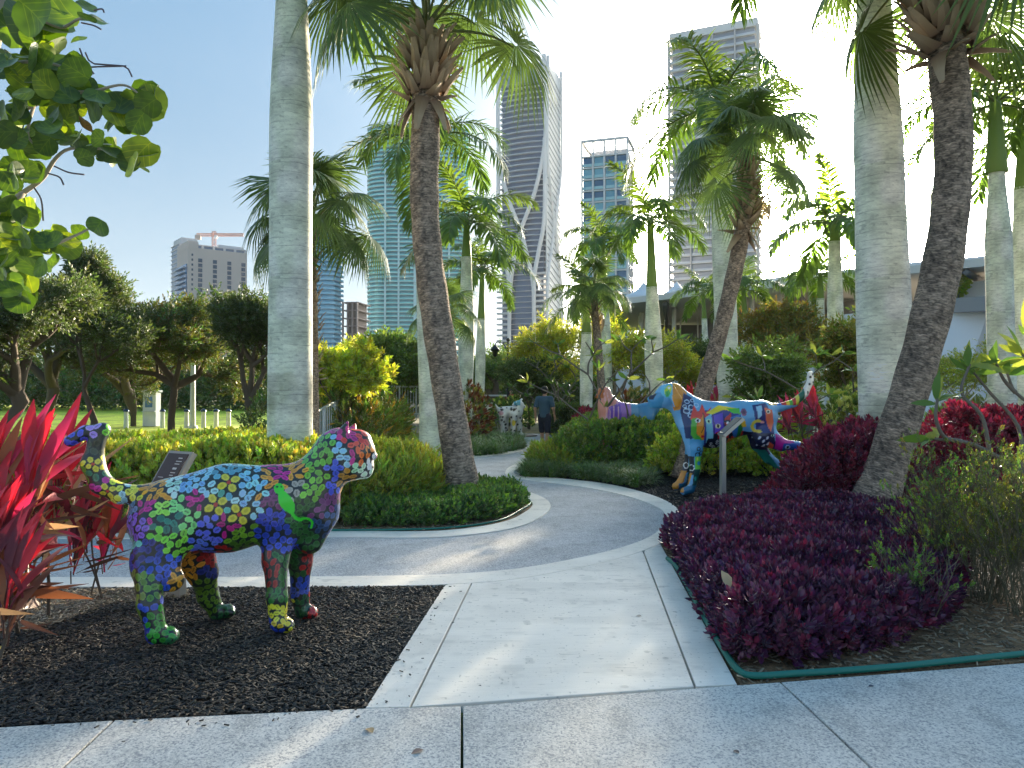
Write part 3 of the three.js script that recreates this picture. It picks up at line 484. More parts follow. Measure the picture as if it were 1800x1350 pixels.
{ // the big cat covered in painted flowers
  const base = gx(400, 5.12), j = J(base), m = 5.12 / F;
  const dm = (x) => 5.02 + (x - 280) * .0008; const q = (x, y, o = 0) => j(x, y, dm(x) + o);
  const lat = V(.32, 0, 1).normalize();
  const bn = (x0, y0, x1, y1, r0, r1, k = .07, s = 1, o0 = 0, o1 = 0) => B(q(x0, y0, o0), q(x1, y1, o1), r0 * m, r1 * m, k, s);
  const bones = [
    bn(300, 908, 400, 893, 66, 74, .06, .78), bn(400, 893, 490, 882, 74, 66, .06, .78), bn(490, 890, 540, 880, 66, 54, .06, .78), bn(278, 925, 300, 930, 44, 52, .06, .85),
    bn(530, 872, 590, 805, 52, 40, .08, .85), bn(598, 798, 608, 797, 48, 46, .05, .95), bn(622, 812, 640, 818, 27, 17, .05, 1), bn(612, 822, 640, 828, 24, 14, .04, 1), bn(655, 801, 659, 802, 5, 4, .03, 1), bn(560, 905, 545, 950, 34, 24, .08, .8),
    bn(634, 777, 643, 790, 20, 15, .05, 1),
    // ears
    bn(602, 762, 611, 742, 11, 2.2, .025, 1, -.09, -.11), bn(618, 760, 624, 746, 11, 2.2, .025, 1, .1, .12),
    // near hind leg: thigh, shank to the hock, foot
    bn(288, 940, 270, 1000, 47.79, 32.14, .06, .6, -.13, -.17), bn(272, 985, 300, 1020, 37.9, 20.89, .05, .62, -.14, -.2), bn(262, 1010, 263, 1062, 23.9, 18.72, .04, .9, -.19, -.26), bn(263, 1062, 274, 1105, 19.2, 15.91, .03, 1, -.26, -.28), bn(272, 1118, 298, 1117, 13.44, 14.04, .03, 1, -.29, -.27), bn(298, 1117, 304, 1117, 13.44, 10.3, .02, 1, -.26, -.25),
    // far hind leg
    bn(330, 950, 356, 1004, 44.5, 27.32, .06, .6, .1, .16), bn(356, 1004, 366, 1048, 24.72, 17.78, .04, .9, .17, .22), bn(366, 1048, 381, 1074, 18.24, 14.04, .03, 1, .22, .24), bn(380, 1077, 402, 1074, 11.52, 12.17, .03, 1, .24, .22),
    // near front leg
    bn(492, 920, 484, 985, 37.9, 21.69, .06, .75, -.07, -.11), bn(484, 985, 487, 1050, 20.6, 16.85, .04, 1, -.11, -.15), bn(487, 1050, 489, 1092, 17.28, 14.98, .03, 1, -.15, -.17), bn(491, 1097, 504, 1099, 13.44, 13.1, .025, 1, -.18, -.17),
    // far front leg
    bn(535, 930, 528, 990, 29.66, 19.28, .06, .75, .08, .13), bn(528, 990, 527, 1045, 20.16, 15.91, .04, 1, .13, .14), bn(527, 1045, 532, 1070, 16.32, 14.04, .03, 1, .14, .13), bn(532, 1076, 546, 1077, 12.48, 13.1, .025, 1, .14, .12),
    // tail rising and curling over at the end
    bn(256, 868, 212, 868, 15, 16, .05, 1), bn(212, 868, 178, 850, 16, 17, .03, 1), bn(178, 850, 163, 815, 17, 17.5, .03, 1), bn(163, 815, 170, 775, 17.5, 13, .03, 1), bn(170, 775, 181, 756, 13, 12, .02, 1), bn(179, 756, 150, 760, 11, 11, .02, 1), bn(150, 760, 124, 775, 11, 10, .02, 1),
  ];
  for (const [tx, ty, o] of [[304, 1121, -.3], [306, 1117, -.26], [303, 1114, -.22], [407, 1077, .19], [408, 1074, .22], [405, 1071, .26], [508, 1103, -.2], [510, 1100, -.17], [507, 1096, -.13], [550, 1080, .09], [552, 1077, .12], [549, 1073, .16]]) bones.push(bn(tx - 6, ty - 2, tx + 1, ty, 6.5, 5.5, .014, 1, o, o));
  const geo = bodyGeo(bones, .0054, lat);
  // petals scattered over the surface, coloured in clusters
  const S = [[404, 842, '#5a9ab0'], [383, 878, '#4f9a8a'], [422, 897, '#57a8a0'], [283, 862, '#c98a1c', 1], [270, 856, '#c98a1c', 1], [309, 845, '#a7d6c4'], [330, 838, '#6ea3dc'], [355, 842, '#7fb2ec'], [365, 855, '#8fbdf0'], [357, 872, '#b0167c', 1], [262, 888, '#b0167c', 1], [250, 900, '#7a55c4'], [240, 925, '#7a55c4'], [290, 885, '#8cd04c'], [325, 888, '#79c976'], [345, 905, '#7fd27a'], [300, 905, '#1f6a5a'], [310, 905, '#1f6a5a'], [300, 935, '#6fc83a'], [320, 955, '#79c53a'], [245, 945, '#57aaa2'], [370, 912, '#5a64de'], [380, 925, '#5a64de'], [362, 960, '#4f66e8'], [398, 912, '#a01870', 1], [425, 930, '#5d8a1e'], [425, 870, '#9fc6e8'], [440, 845, '#7ab8e0'], [440, 880, '#86b6f0'], [455, 855, '#7fbde8'],
    [480, 845, '#cf8a26', 1], [495, 830, '#b81a86', 1], [510, 828, '#d18d24', 1], [462, 858, '#cf8a26', 1], [520, 850, '#8e8a80'], [540, 850, '#6fb02c'], [555, 862, '#5f9c22'], [565, 830, '#66a52a'], [560, 800, '#5fae3c'], [575, 790, '#62a93c'], [585, 815, '#4b5fd4'], [575, 845, '#4452cc'], [590, 790, '#79aee2'], [600, 800, '#88b7e8'], [612, 785, '#c2302a'], [622, 778, '#dd4a34'], [618, 800, '#b0247a', 1], [632, 802, '#e06a28'], [632, 785, '#e2502c'], [640, 775, '#c8362e'], [626, 792, '#d8582c'], [645, 790, '#e8843a'], [610, 760, '#b0247a'], [630, 765, '#d6403a'], [646, 814, '#e0e4f4'], [650, 806, '#b8bcf0'], [625, 822, '#8fc59c'], [640, 830, '#b3d6b4'], [610, 835, '#b5852e'], [655, 800, '#f0f0f8'],
    [475, 870, '#6a2b5c'], [475, 905, '#2c3ca8'], [470, 930, '#1d39a4'], [490, 920, '#1c3aa0'], [500, 945, '#2a46b8'], [520, 910, '#1f5a24'], [535, 890, '#26541c'], [560, 890, '#6c3568'], [570, 880, '#6c3568'], [580, 905, '#2d4a7c'], [560, 920, '#1c3a60'], [545, 940, '#1f5224'], [475, 985, '#8a1414', 1], [485, 1000, '#8a1414', 1], [495, 975, '#1f5a22'], [490, 1030, '#1f6624'], [500, 1010, '#1c5c20'], [495, 1062, '#e6d432'], [500, 1080, '#d7b828'], [485, 1095, '#1d3aa6'], [505, 1100, '#d8cc30'],
    [530, 1000, '#1d4a20'], [530, 1040, '#1c3b9c'], [540, 1000, '#8a1818'], [545, 1078, '#a3161a'], [530, 1075, '#174a2c'], [285, 965, '#1f3a98'], [310, 975, '#2452c4'], [270, 960, '#22297c'], [255, 955, '#1c2c84'], [300, 1000, '#1b3fa6'], [330, 985, '#be7f24', 1], [340, 1000, '#b87a20', 1], [318, 1005, '#c2861e', 1], [365, 985, '#8f1414'], [395, 970, '#9a1616'], [350, 985, '#8f1414'], [425, 955, '#3c6416'], [260, 1020, '#6a7c20'], [250, 1045, '#5f7a1c'], [275, 1015, '#4f7a1c'], [275, 1045, '#2446b0'], [285, 1060, '#24801e'], [285, 1085, '#2a8a28'], [262, 1085, '#1d2f94'], [275, 1115, '#2340b4'], [300, 1117, '#1f6a40'], [365, 1010, '#1c2a7c'], [365, 1040, '#4c6a1a'], [375, 1075, '#4f701c'], [400, 1070, '#6d66d8'], [392, 1080, '#245a30'],
    [124, 777, '#3a3fc0'], [140, 768, '#4450d0'], [155, 760, '#8f74d0'], [170, 752, '#a48ad4'], [180, 756, '#74c82c'], [178, 775, '#242a18'], [165, 790, '#2c3a2c'], [170, 805, '#e2c422', 1], [168, 825, '#dcc020', 1], [172, 835, '#2c6a4c'], [160, 840, '#5a8a28'], [185, 848, '#b0308a'], [195, 858, '#b9cc38'], [205, 868, '#c4d048'], [220, 872, '#8fb8c8'], [235, 868, '#cfcf40'], [235, 880, '#5a86b0']];
  const fwd = V(1, 0, -.32).normalize(), uv = (p) => [p.dot(fwd), p.y], seeds = S.map(([x, y, c, star]) => [...uv(q(x, y)), srgb(c), star]);
  seed(5); const P = geo.attributes.position, N = geo.attributes.normal, cellS = .05, H = new Map(), key = (a, b, c) => a * 73856093 ^ b * 19349663 ^ c * 83492791, near = (p, f) => { const a = Math.floor(p.x / cellS), b = Math.floor(p.y / cellS), c = Math.floor(p.z / cellS); for (let i = -1; i < 2; i++) for (let jj = -1; jj < 2; jj++) for (let k = -1; k < 2; k++) { const l = H.get(key(a + i, b + jj, c + k)); if (l) for (const e of l) f(e); } };
  const add = (o) => { const k = key(Math.floor(o.p.x / cellS), Math.floor(o.p.y / cellS), Math.floor(o.p.z / cellS)); H.has(k) ? H.get(k).push(o) : H.set(k, [o]); };
  const blooms = []; // whole yellow flowers first
  for (const [x, y] of [[404, 842], [383, 878], [422, 897], [168, 815], [192, 862]]) { const c = uv(q(x, y)); for (const sgn of [-1, 1]) { let best = -1, bd = 1e9; for (let i = 0; i < P.count; i += 3) { if (Math.sign(N.getX(i) * lat.x + N.getZ(i) * lat.z) !== sgn) continue; const p = V().fromBufferAttribute(P, i), u = uv(p), d = Math.hypot(u[0] - c[0], u[1] - c[1]); if (d < bd) { bd = d; best = i; } } if (best >= 0) { const p = V().fromBufferAttribute(P, best), n = V().fromBufferAttribute(N, best), t = V().crossVectors(n, UP).normalize(), b = V().crossVectors(n, t), sc = x < 200 ? .75 : 1; add({ p, r: .014 * sc, a: .014 * sc, t, c: [.55, .04, .02], kind: 2 }); for (let k = 0; k < 4; k++) { const an = k * 1.571 + .5, dir = t.clone().multiplyScalar(Math.cos(an)).addScaledVector(b, Math.sin(an)); add({ p: p.clone().addScaledVector(dir, .047 * sc), r: .024 * sc, a: .03 * sc, t: dir, c: [.75, .68, .05], kind: 1 }); } blooms.push(p); } } }
  for (let i = 0; i < 110000; i++) {
    const id = Math.floor(rnd() * P.count), p = V().fromBufferAttribute(P, id), n = V().fromBufferAttribute(N, id); let ok = true; const small = p.y < .2 ? .8 : 1; near(p, (e) => { const d = e.p.distanceTo(p); if (d < (e.kind ? e.a + .018 : (e.a + e.r) * .43 + .0195 * small)) ok = false; }); if (!ok) continue;
    const u = uv(p); let b = null, bd = 1e9; for (const s of seeds) { const d = Math.hypot(u[0] - s[0], u[1] - s[1]) + R(0, .035); if (d < bd) { bd = d; b = s; } }
    const t = V(b[0] - u[0], 0, 0); const tan = fwd.clone().multiplyScalar(u[0] - b[0]).add(V(0, u[1] - b[1], 0)); tan.addScaledVector(n, -tan.dot(n)); if (tan.length() < 1e-4) tan.set(0, 1, 0).addScaledVector(n, -n.y); tan.normalize();
    const g = R(.8, 1.2); add({ p, r: (b[3] ? .0155 : .0205) * R(.92, 1.1) * small, a: (b[3] ? .028 : .0245) * R(.9, 1.15) * small, t: tan, c: b[2].map((x) => Math.min(.85, x * g * 1.25)), kind: 0, v: rnd() });
  }
  const gecko = drawing(450, 820, 600, 960, 6, (g) => { // green painted lizard: head, broad body, thin curled tail
    g.strokeStyle = g.fillStyle = '#35dc28'; g.lineCap = 'round'; g.lineJoin = 'round';
    g.beginPath(); g.ellipse(490, 853, 8.5, 9, 0, 0, 7); g.fill();
    g.beginPath(); g.moveTo(489, 860); g.bezierCurveTo(486, 875, 494, 890, 512, 897); g.bezierCurveTo(524, 890, 514, 866, 498, 857); g.fill();
    g.lineWidth = 6; g.beginPath(); g.moveTo(511, 893); g.bezierCurveTo(517, 903, 520, 907, 528, 908); g.stroke(); g.lineWidth = 4; g.beginPath(); g.moveTo(526, 907); g.bezierCurveTo(542, 904, 552, 911, 546, 924); g.stroke();
    g.fillStyle = '#0c3a10'; g.beginPath(); g.ellipse(487, 850, 2, 2, 0, 0, 7); g.fill(); g.beginPath(); g.ellipse(494, 850, 1.5, 1.5, 0, 0, 7); g.fill();
  });
  const O = uv(q(500, 880)), ux = fwd.dot(q(520, 880).sub(q(480, 880))) / 40, uy = (q(500, 860).y - q(500, 900).y) / 40;
  const eye = q(641, 793, -.055), nose = q(659, 801), mouth = q(652, 822);
  paintGeo(geo, (p, n) => {
    const u = uv(p), side = n.x * lat.x + n.z * lat.z;
    if (side > -.25 * 0) { const c = gecko(500 + (u[0] - O[0]) / ux, 880 - (u[1] - O[1]) / uy); if (c) return c; }
    if (p.distanceTo(eye) < .042) return p.distanceTo(eye) < .02 ? [.5, .42, .05] : [.006, .006, .008];
    if (p.distanceTo(nose) < .02) return [.55, .2, .28];
    let best = null, bd = 1; near(p, (e) => { const dx = p.x - e.p.x, dy = p.y - e.p.y, dz = p.z - e.p.z, l = dx * e.t.x + dy * e.t.y + dz * e.t.z, w = Math.sqrt(Math.max(0, dx * dx + dy * dy + dz * dz - l * l)), d = (l / e.a) ** 2 + (w / e.r) ** 2; if (d < bd) { bd = d; best = { e, l: l / e.a, w: w / e.r }; } });
    if (!best) return [.008, .016, .018];
    const c = best.e.c; if (best.e.kind === 2) return c; if (best.e.kind === 1) return best.w < .45 && Math.abs(best.l) < .45 ? [.55, .5, .03] : c;
    if (best.e.v > .45 && best.w < .14 && Math.abs(best.l) < .6) return c.map((x) => x * .35); return bd > .55 ? c.map((x) => Math.min(.9, x * 1.25 + .015)) : c;
  });
  const t = thing('cat_statue', 'life sized walking cat statue covered in painted flowers on black mulch', 'cat sculpture', base); part('body', geo, mPaint, t);
}
{ // the big running dog covered in painted faces
  const base = gx(1240, 11.9), j = J(base), m = 11.9 / F, lat = V(0, 0, 1);
  const bn = (x0, y0, x1, y1, r0, r1, k = .1, s = 1, o0 = 0, o1 = 0) => B(j(x0, y0, 11.9 + o0), j(x1, y1, 11.9 + o1), r0 * m, r1 * m, k, s);
  const bones = [bn(1180, 694, 1172, 695, 19, 20, .08), bn(1166, 700, 1148, 705, 13, 8.5, .08), bn(1146, 700, 1143, 701, 6, 5, .03), bn(1160, 711, 1146, 713, 7, 5, .04), bn(1185, 697, 1214, 726, 21, 28, .1, .85), bn(1222, 737, 1250, 746, 34, 40, .1, .72), bn(1250, 746, 1300, 735, 38, 29, .1, .72), bn(1300, 734, 1338, 732, 28, 29, .1, .75),
    bn(1178, 683, 1190, 703, 9, 10, .03, .35, -.2, -.24), bn(1190, 703, 1189, 711, 9, 6, .03, .35, -.24, -.25), bn(1178, 683, 1190, 703, 9, 10, .03, .35, .2, .24),
    bn(1218, 752, 1221, 790, 24, 14, .08, .7, -.12, -.16), bn(1221, 790, 1222, 826, 12, 8.5, .05, 1, -.16, -.16), bn(1222, 826, 1217, 852, 8.5, 7.5, .04, 1, -.16, -.16), bn(1214, 860, 1203, 864, 7.5, 7, .03, 1, -.16, -.18),
    bn(1222, 755, 1217, 795, 22, 13, .08, .7, .14, .2), bn(1217, 795, 1207, 828, 11, 8.5, .05, 1, .2, .22), bn(1207, 828, 1197, 848, 8.5, 8, .04, 1, .22, .22), bn(1197, 850, 1188, 855, 7.5, 7, .03, 1, .22, .2),
    bn(1335, 735, 1346, 765, 28, 20, .08, .6, -.1, -.16), bn(1346, 766, 1372, 781, 19, 12, .06, .8, -.16, -.18), bn(1372, 781, 1402, 784, 10, 8, .04, 1, -.18, -.16), bn(1402, 785, 1426, 794, 8, 8, .03, 1, -.16, -.14), bn(1426, 794, 1433, 800, 8, 6, .02, 1, -.14, -.14),
    bn(1330, 740, 1332, 780, 26, 14, .08, .6, .12, .2), bn(1332, 780, 1350, 805, 12, 9, .05, 1, .2, .22), bn(1350, 805, 1378, 824, 8.5, 8, .04, 1, .22, .22),
    bn(1350, 718, 1372, 716, 9, 7.5, .04), bn(1372, 716, 1395, 709, 7.5, 7, .02), bn(1395, 709, 1414, 692, 7, 6.5, .02), bn(1414, 692, 1424, 672, 6.5, 6, .02), bn(1424, 672, 1424, 657, 6, 5, .02)];
  const geo = bodyGeo(bones, .0125, lat);
  const art = drawing(1130, 640, 1450, 880, 6, (g) => {
    const el = (c, x, y, a, b, r = 0) => { g.fillStyle = c; g.beginPath(); g.ellipse(x, y, a, b, r, 0, 7); g.fill(); }, ln = (c, w, ...p) => { g.strokeStyle = c; g.lineWidth = w; g.lineCap = 'round'; g.beginPath(); g.moveTo(p[0], p[1]); for (let i = 2; i < p.length; i += 4) g.quadraticCurveTo(p[i], p[i + 1], p[i + 2], p[i + 3]); g.stroke(); }, poly2 = (c, ...p) => { g.fillStyle = c; g.beginPath(); for (let i = 0; i < p.length; i += 2) g.lineTo(p[i], p[i + 1]); g.fill(); };
    g.fillStyle = '#6fb4e8'; g.fillRect(1130, 640, 320, 240);
    poly2('#3f9ad0', 1130, 690, 1165, 690, 1160, 725, 1130, 725); poly2('#16203f', 1140, 690, 1153, 692, 1147, 703, 1140, 702); el('#69c9ee', 1172, 688, 13, 12); el('#d8f04a', 1170, 686, 5, 9, .3); el('#54c06a', 1169, 692, 3.5, 6, .2); el('#fff', 1171, 682, 2, 2);
    poly2('#e69a2c', 1178, 675, 1190, 672, 1205, 690, 1198, 718, 1182, 722, 1176, 700);
    poly2('#15306a', 1198, 690, 1214, 700, 1222, 770, 1200, 770, 1192, 720);
    for (const [x, y, r] of [[1203, 706, 4], [1210, 716, 5], [1202, 722, 5], [1213, 704, 3], [1208, 730, 4], [1199, 714, 3], [1219, 712, 4]]) { g.strokeStyle = '#bfe0ff'; g.lineWidth = 1.6; g.beginPath(); g.ellipse(x, y, r, r * .8, .4, 0, 7); g.stroke(); }
    poly2('#27348c', 1216, 722, 1310, 716, 1330, 790, 1216, 800); poly2('#d83a2c', 1286, 740, 1304, 738, 1302, 766, 1288, 770); poly2('#2d9a4a', 1212, 750, 1224, 748, 1230, 772, 1216, 774);
    g.save(); g.translate(1254, 712); g.scale(1.1, 1.32); g.translate(-1254, -712);
    // first face in profile
    poly2('#f05a28', 1211, 728, 1230, 718, 1232, 745, 1222, 750); poly2('#e53d2a', 1212, 727, 1218, 712, 1224, 722, 1232, 710, 1236, 722, 1246, 714, 1238, 728); poly2('#f09a2a', 1220, 742, 1232, 724, 1234, 758, 1224, 756); poly2('#58b83a', 1213, 730, 1222, 728, 1220, 760, 1212, 750);
    el('#fff', 1223, 732, 4.2, 2.8); el('#10151f', 1223, 732, 1.8, 2.2); el('#d02028', 1231, 753, 3, 1.8); ln('#0c0f22', 1.2, 1232, 722, 1235, 740, 1229, 747);
    // second
    poly2('#7ec6e0', 1235, 728, 1246, 722, 1248, 758, 1238, 762); poly2('#6a4fd0', 1244, 726, 1262, 722, 1264, 750, 1250, 772); poly2('#c8222c', 1250, 748, 1266, 742, 1262, 772, 1252, 772); el('#bdf0d0', 1240, 733, 4, 3); el('#0c1c22', 1240, 733, 1.8, 2); el('#fff3c0', 1254, 739, 4.4, 3.1); el('#10151f', 1254, 739, 2, 2.3); el('#14182c', 1251, 753, 4, 4.2); ln('#0c0f22', 1.3, 1246, 724, 1249, 740, 1247, 764);
    poly2('#f2e23a', 1236, 722, 1258, 712, 1286, 716, 1290, 722, 1264, 718, 1246, 724); poly2('#57c83a', 1270, 716, 1290, 716, 1294, 724, 1278, 722);
    // third
    poly2('#c62a2c', 1264, 730, 1276, 722, 1279, 750, 1266, 762); poly2('#2f74c4', 1275, 728, 1290, 724, 1290, 752, 1280, 760); poly2('#1f7a3c', 1288, 728, 1296, 738, 1294, 752, 1288, 756); poly2('#e0902a', 1266, 756, 1286, 754, 1280, 774, 1270, 772); el('#0f1d40', 1270, 733, 5, 2); el('#0f1d40', 1284, 733, 5, 2); el('#e8f0ff', 1270, 735, 2.4, 1.6); el('#e8f0ff', 1284, 735, 2.4, 1.6); el('#10162c', 1277, 752, 4, 4); el('#d83030', 1280, 754, 2.5, 1.4); ln('#0c0f22', 1.2, 1277, 730, 1279, 742, 1275, 748); ln('#0c0f22', 1.2, 1264, 728, 1268, 745, 1264, 764);
    g.restore();
    // belly: white spirals on dark
    poly2('#10142c', 1238, 770, 1275, 768, 1270, 792, 1236, 790); for (const [x, y] of [[1246, 780], [1256, 776], [1262, 784], [1252, 786]]) { g.strokeStyle = '#e8ecf8'; g.lineWidth = 1; g.beginPath(); g.arc(x, y, 3.6, 0, 5); g.stroke(); g.beginPath(); g.arc(x, y, 1.6, 1, 6); g.stroke(); }
    poly2('#3db43c', 1215, 768, 1222, 764, 1232, 778, 1228, 784, 1218, 776);
    // flank and haunch
    poly2('#6ab0e4', 1292, 708, 1322, 706, 1324, 730, 1316, 760, 1300, 756); el('#8a4f7a', 1301, 724, 5, 6.5); el('#5a3050', 1301, 724, 2.6, 4); poly2('#f0c23a', 1296, 738, 1302, 736, 1306, 750, 1298, 750); poly2('#1d2a78', 1316, 712, 1340, 708, 1352, 740, 1350, 770, 1322, 762); g.strokeStyle = '#e8cf4a'; g.lineWidth = 5; g.beginPath(); g.arc(1324, 748, 9, 1.0, 5.2); g.stroke(); poly2('#9fd0f0', 1322, 714, 1332, 712, 1330, 730, 1324, 736); poly2('#f0704c', 1336, 716, 1350, 720, 1352, 742, 1344, 758, 1338, 740); el('#f8f4e0', 1342, 723, 4, 3.2); el('#12182c', 1342, 723, 1.8, 2); el('#f0a6a0', 1331, 741, 3.5, 2.2);
    poly2('#171d4a', 1300, 758, 1348, 760, 1360, 800, 1330, 800); for (const [x, y] of [[1326, 768], [1332, 774], [1338, 768], [1340, 778], [1334, 782]]) el('#e6ecff', x, y, 1.8, 3.2, .5); poly2('#f0603a', 1341, 774, 1350, 780, 1350, 788, 1342, 786); poly2('#c01a9a', 1352, 760, 1382, 772, 1390, 778, 1366, 792, 1352, 786); el('#d8f4e4', 1347, 764, 3, 2); el('#101828', 1347, 764, 1.3, 1.3); poly2('#2a58b8', 1366, 778, 1400, 776, 1402, 796, 1364, 796); el('#bfe0ff', 1374, 784, 4.5, 3.6); el('#0e1830', 1374, 784, 2.4, 2.6); poly2('#182a66', 1402, 776, 1420, 780, 1420, 802, 1402, 798); poly2('#e8ecf4', 1416, 780, 1440, 786, 1440, 812, 1416, 806); ln('#1a2a5a', 1.6, 1420, 784, 1428, 792, 1424, 804); ln('#1a2a5a', 1.4, 1428, 786, 1432, 794, 1428, 804);
    poly2('#1f8a80', 1326, 790, 1350, 792, 1382, 832, 1370, 836, 1330, 806);
    // tail bands and black spots on white
    [['#e8b03a', 1346], ['#2f6fd0', 1364], ['#c8262a', 1372], ['#e0c83a', 1380], ['#4fae3a', 1386], ['#c0302c', 1391], ['#d8d23a', 1397], ['#16604a', 1403]].forEach(([c, x]) => { g.fillStyle = c; g.fillRect(x, 660, 80, 60 - 8); }); g.fillStyle = '#f2f2ee'; g.fillRect(1412, 640, 40, 64); for (const [x, y] of [[1418, 690], [1426, 684], [1421, 675], [1428, 672], [1423, 663], [1428, 658]]) el('#111', x, y, 2, 2.3);
    // front legs
    poly2('#4aa2d8', 1206, 770, 1232, 772, 1234, 800, 1208, 800); for (const [x, y, r] of [[1221, 787, 3], [1219, 798, 4], [1226, 794, 3]]) { g.strokeStyle = '#0f1b33'; g.lineWidth = 1.6; g.beginPath(); g.arc(x, y, r, 0, 7); g.stroke(); } poly2('#12182e', 1196, 800, 1214, 800, 1214, 832, 1196, 832); g.strokeStyle = '#fff'; g.lineWidth = 1.2; g.beginPath(); g.ellipse(1210, 820, 3.5, 5, 0, 0, 7); g.stroke(); poly2('#d8902a', 1180, 829, 1211, 829, 1206, 848, 1196, 862, 1180, 862);
    poly2('#7cdc52', 1215, 800, 1232, 800, 1232, 822, 1215, 822); el('#2a9ad0', 1222, 812, 3, 3.6); el('#e8f46a', 1219, 804, 2, 2.5); poly2('#0f4a4a', 1214, 822, 1232, 822, 1230, 850, 1211, 850); el('#c8f070', 1226, 828, 1.6, 6); el('#2fb0a0', 1216, 838, 2, 4); poly2('#1c6a94', 1196, 852, 1232, 848, 1232, 874, 1196, 874);
  });
  const O = j(1250, 740, 11.9);
  paintGeo(geo, (p) => art(1250 + (p.x - O.x) / m, 740 - (p.y - O.y) / m) || [.2, .4, .7]);
  const t = thing('dog_statue', 'big leaping dog statue painted with colourful faces above black mulch', 'dog sculpture', base); part('body', geo, mPaint, t);
}
{ // long-haired hound, pink and violet
  const D = 16.2, base = gx(1090, D), j = J(base), m = D / F, bn = (x0, y0, x1, y1, r0, r1, k = .12, s = 1, o0 = 0, o1 = 0) => B(j(x0, y0, D + o0), j(x1, y1, D + o1), r0 * m, r1 * m, k, s);
  const geo = bodyGeo([bn(1059, 690, 1062, 691, 9, 9, .06), bn(1055, 693, 1048, 697, 4.5, 3, .05), bn(1064, 690, 1070, 715, 9, 16, .1, .8), bn(1066, 712, 1068, 750, 15, 14, .1, .8), bn(1078, 722, 1100, 728, 18, 17, .15, .8), bn(1100, 728, 1140, 722, 16, 14, .15, .8), bn(1140, 722, 1150, 716, 13, 10, .1, .8),
    bn(1064, 745, 1064, 812, 9, 6, .1, 1, -.12, -.12), bn(1068, 745, 1070, 812, 9, 6, .1, 1, .12, .12), bn(1064, 815, 1060, 816, 6, 6, .05, 1, -.12, -.12), bn(1138, 735, 1146, 780, 12, 6, .1, .8, -.12, -.14), bn(1146, 780, 1142, 814, 6, 6, .05, 1, -.14, -.14), bn(1138, 735, 1148, 780, 12, 6, .1, .8, .12, .14), bn(1148, 780, 1146, 814, 6, 6, .05, 1, .14, .14), bn(1150, 718, 1158, 700, 4, 3, .05), bn(1158, 700, 1164, 712, 3, 2, .04)], .02);
  const art = drawing(1030, 670, 1180, 830, 4, (g) => { g.fillStyle = '#5f9cc8'; g.fillRect(1030, 670, 150, 160); const p = (c, ...q) => { g.fillStyle = c; g.beginPath(); for (let i = 0; i < q.length; i += 2) g.lineTo(q[i], q[i + 1]); g.fill(); }; p('#c58ac0', 1040, 670, 1108, 670, 1108, 830, 1040, 830); p('#e59a8c', 1058, 670, 1090, 690, 1080, 712, 1066, 720, 1060, 830, 1040, 830, 1040, 700); p('#c8723c', 1040, 670, 1062, 676, 1060, 700, 1040, 704); p('#7c54c8', 1068, 715, 1090, 708, 1094, 830, 1072, 830); p('#a878d0', 1088, 706, 1104, 712, 1104, 740, 1092, 740); g.strokeStyle = '#f0c0c8'; g.lineWidth = 1.2; for (const x of [1064, 1070, 1077, 1085]) { g.beginPath(); g.moveTo(x - 4, 690); g.quadraticCurveTo(x + 2, 710, x, 760); g.stroke(); } p('#3f86b8', 1120, 705, 1180, 690, 1180, 760, 1120, 740); g.fillStyle = '#1a1210'; g.beginPath(); g.arc(1047, 696, 2, 0, 7); g.arc(1056, 689, 1.3, 0, 7); g.fill(); });
  const O = j(1090, 740, D); paintGeo(geo, (p) => art(1090 + (p.x - O.x) / m, 740 - (p.y - O.y) / m) || [.3, .5, .7]);
  const t = thing('dog_statue', 'pink and violet long haired dog statue behind the clipped green hedge', 'dog sculpture', base); part('body', geo, mPaint, t);
}
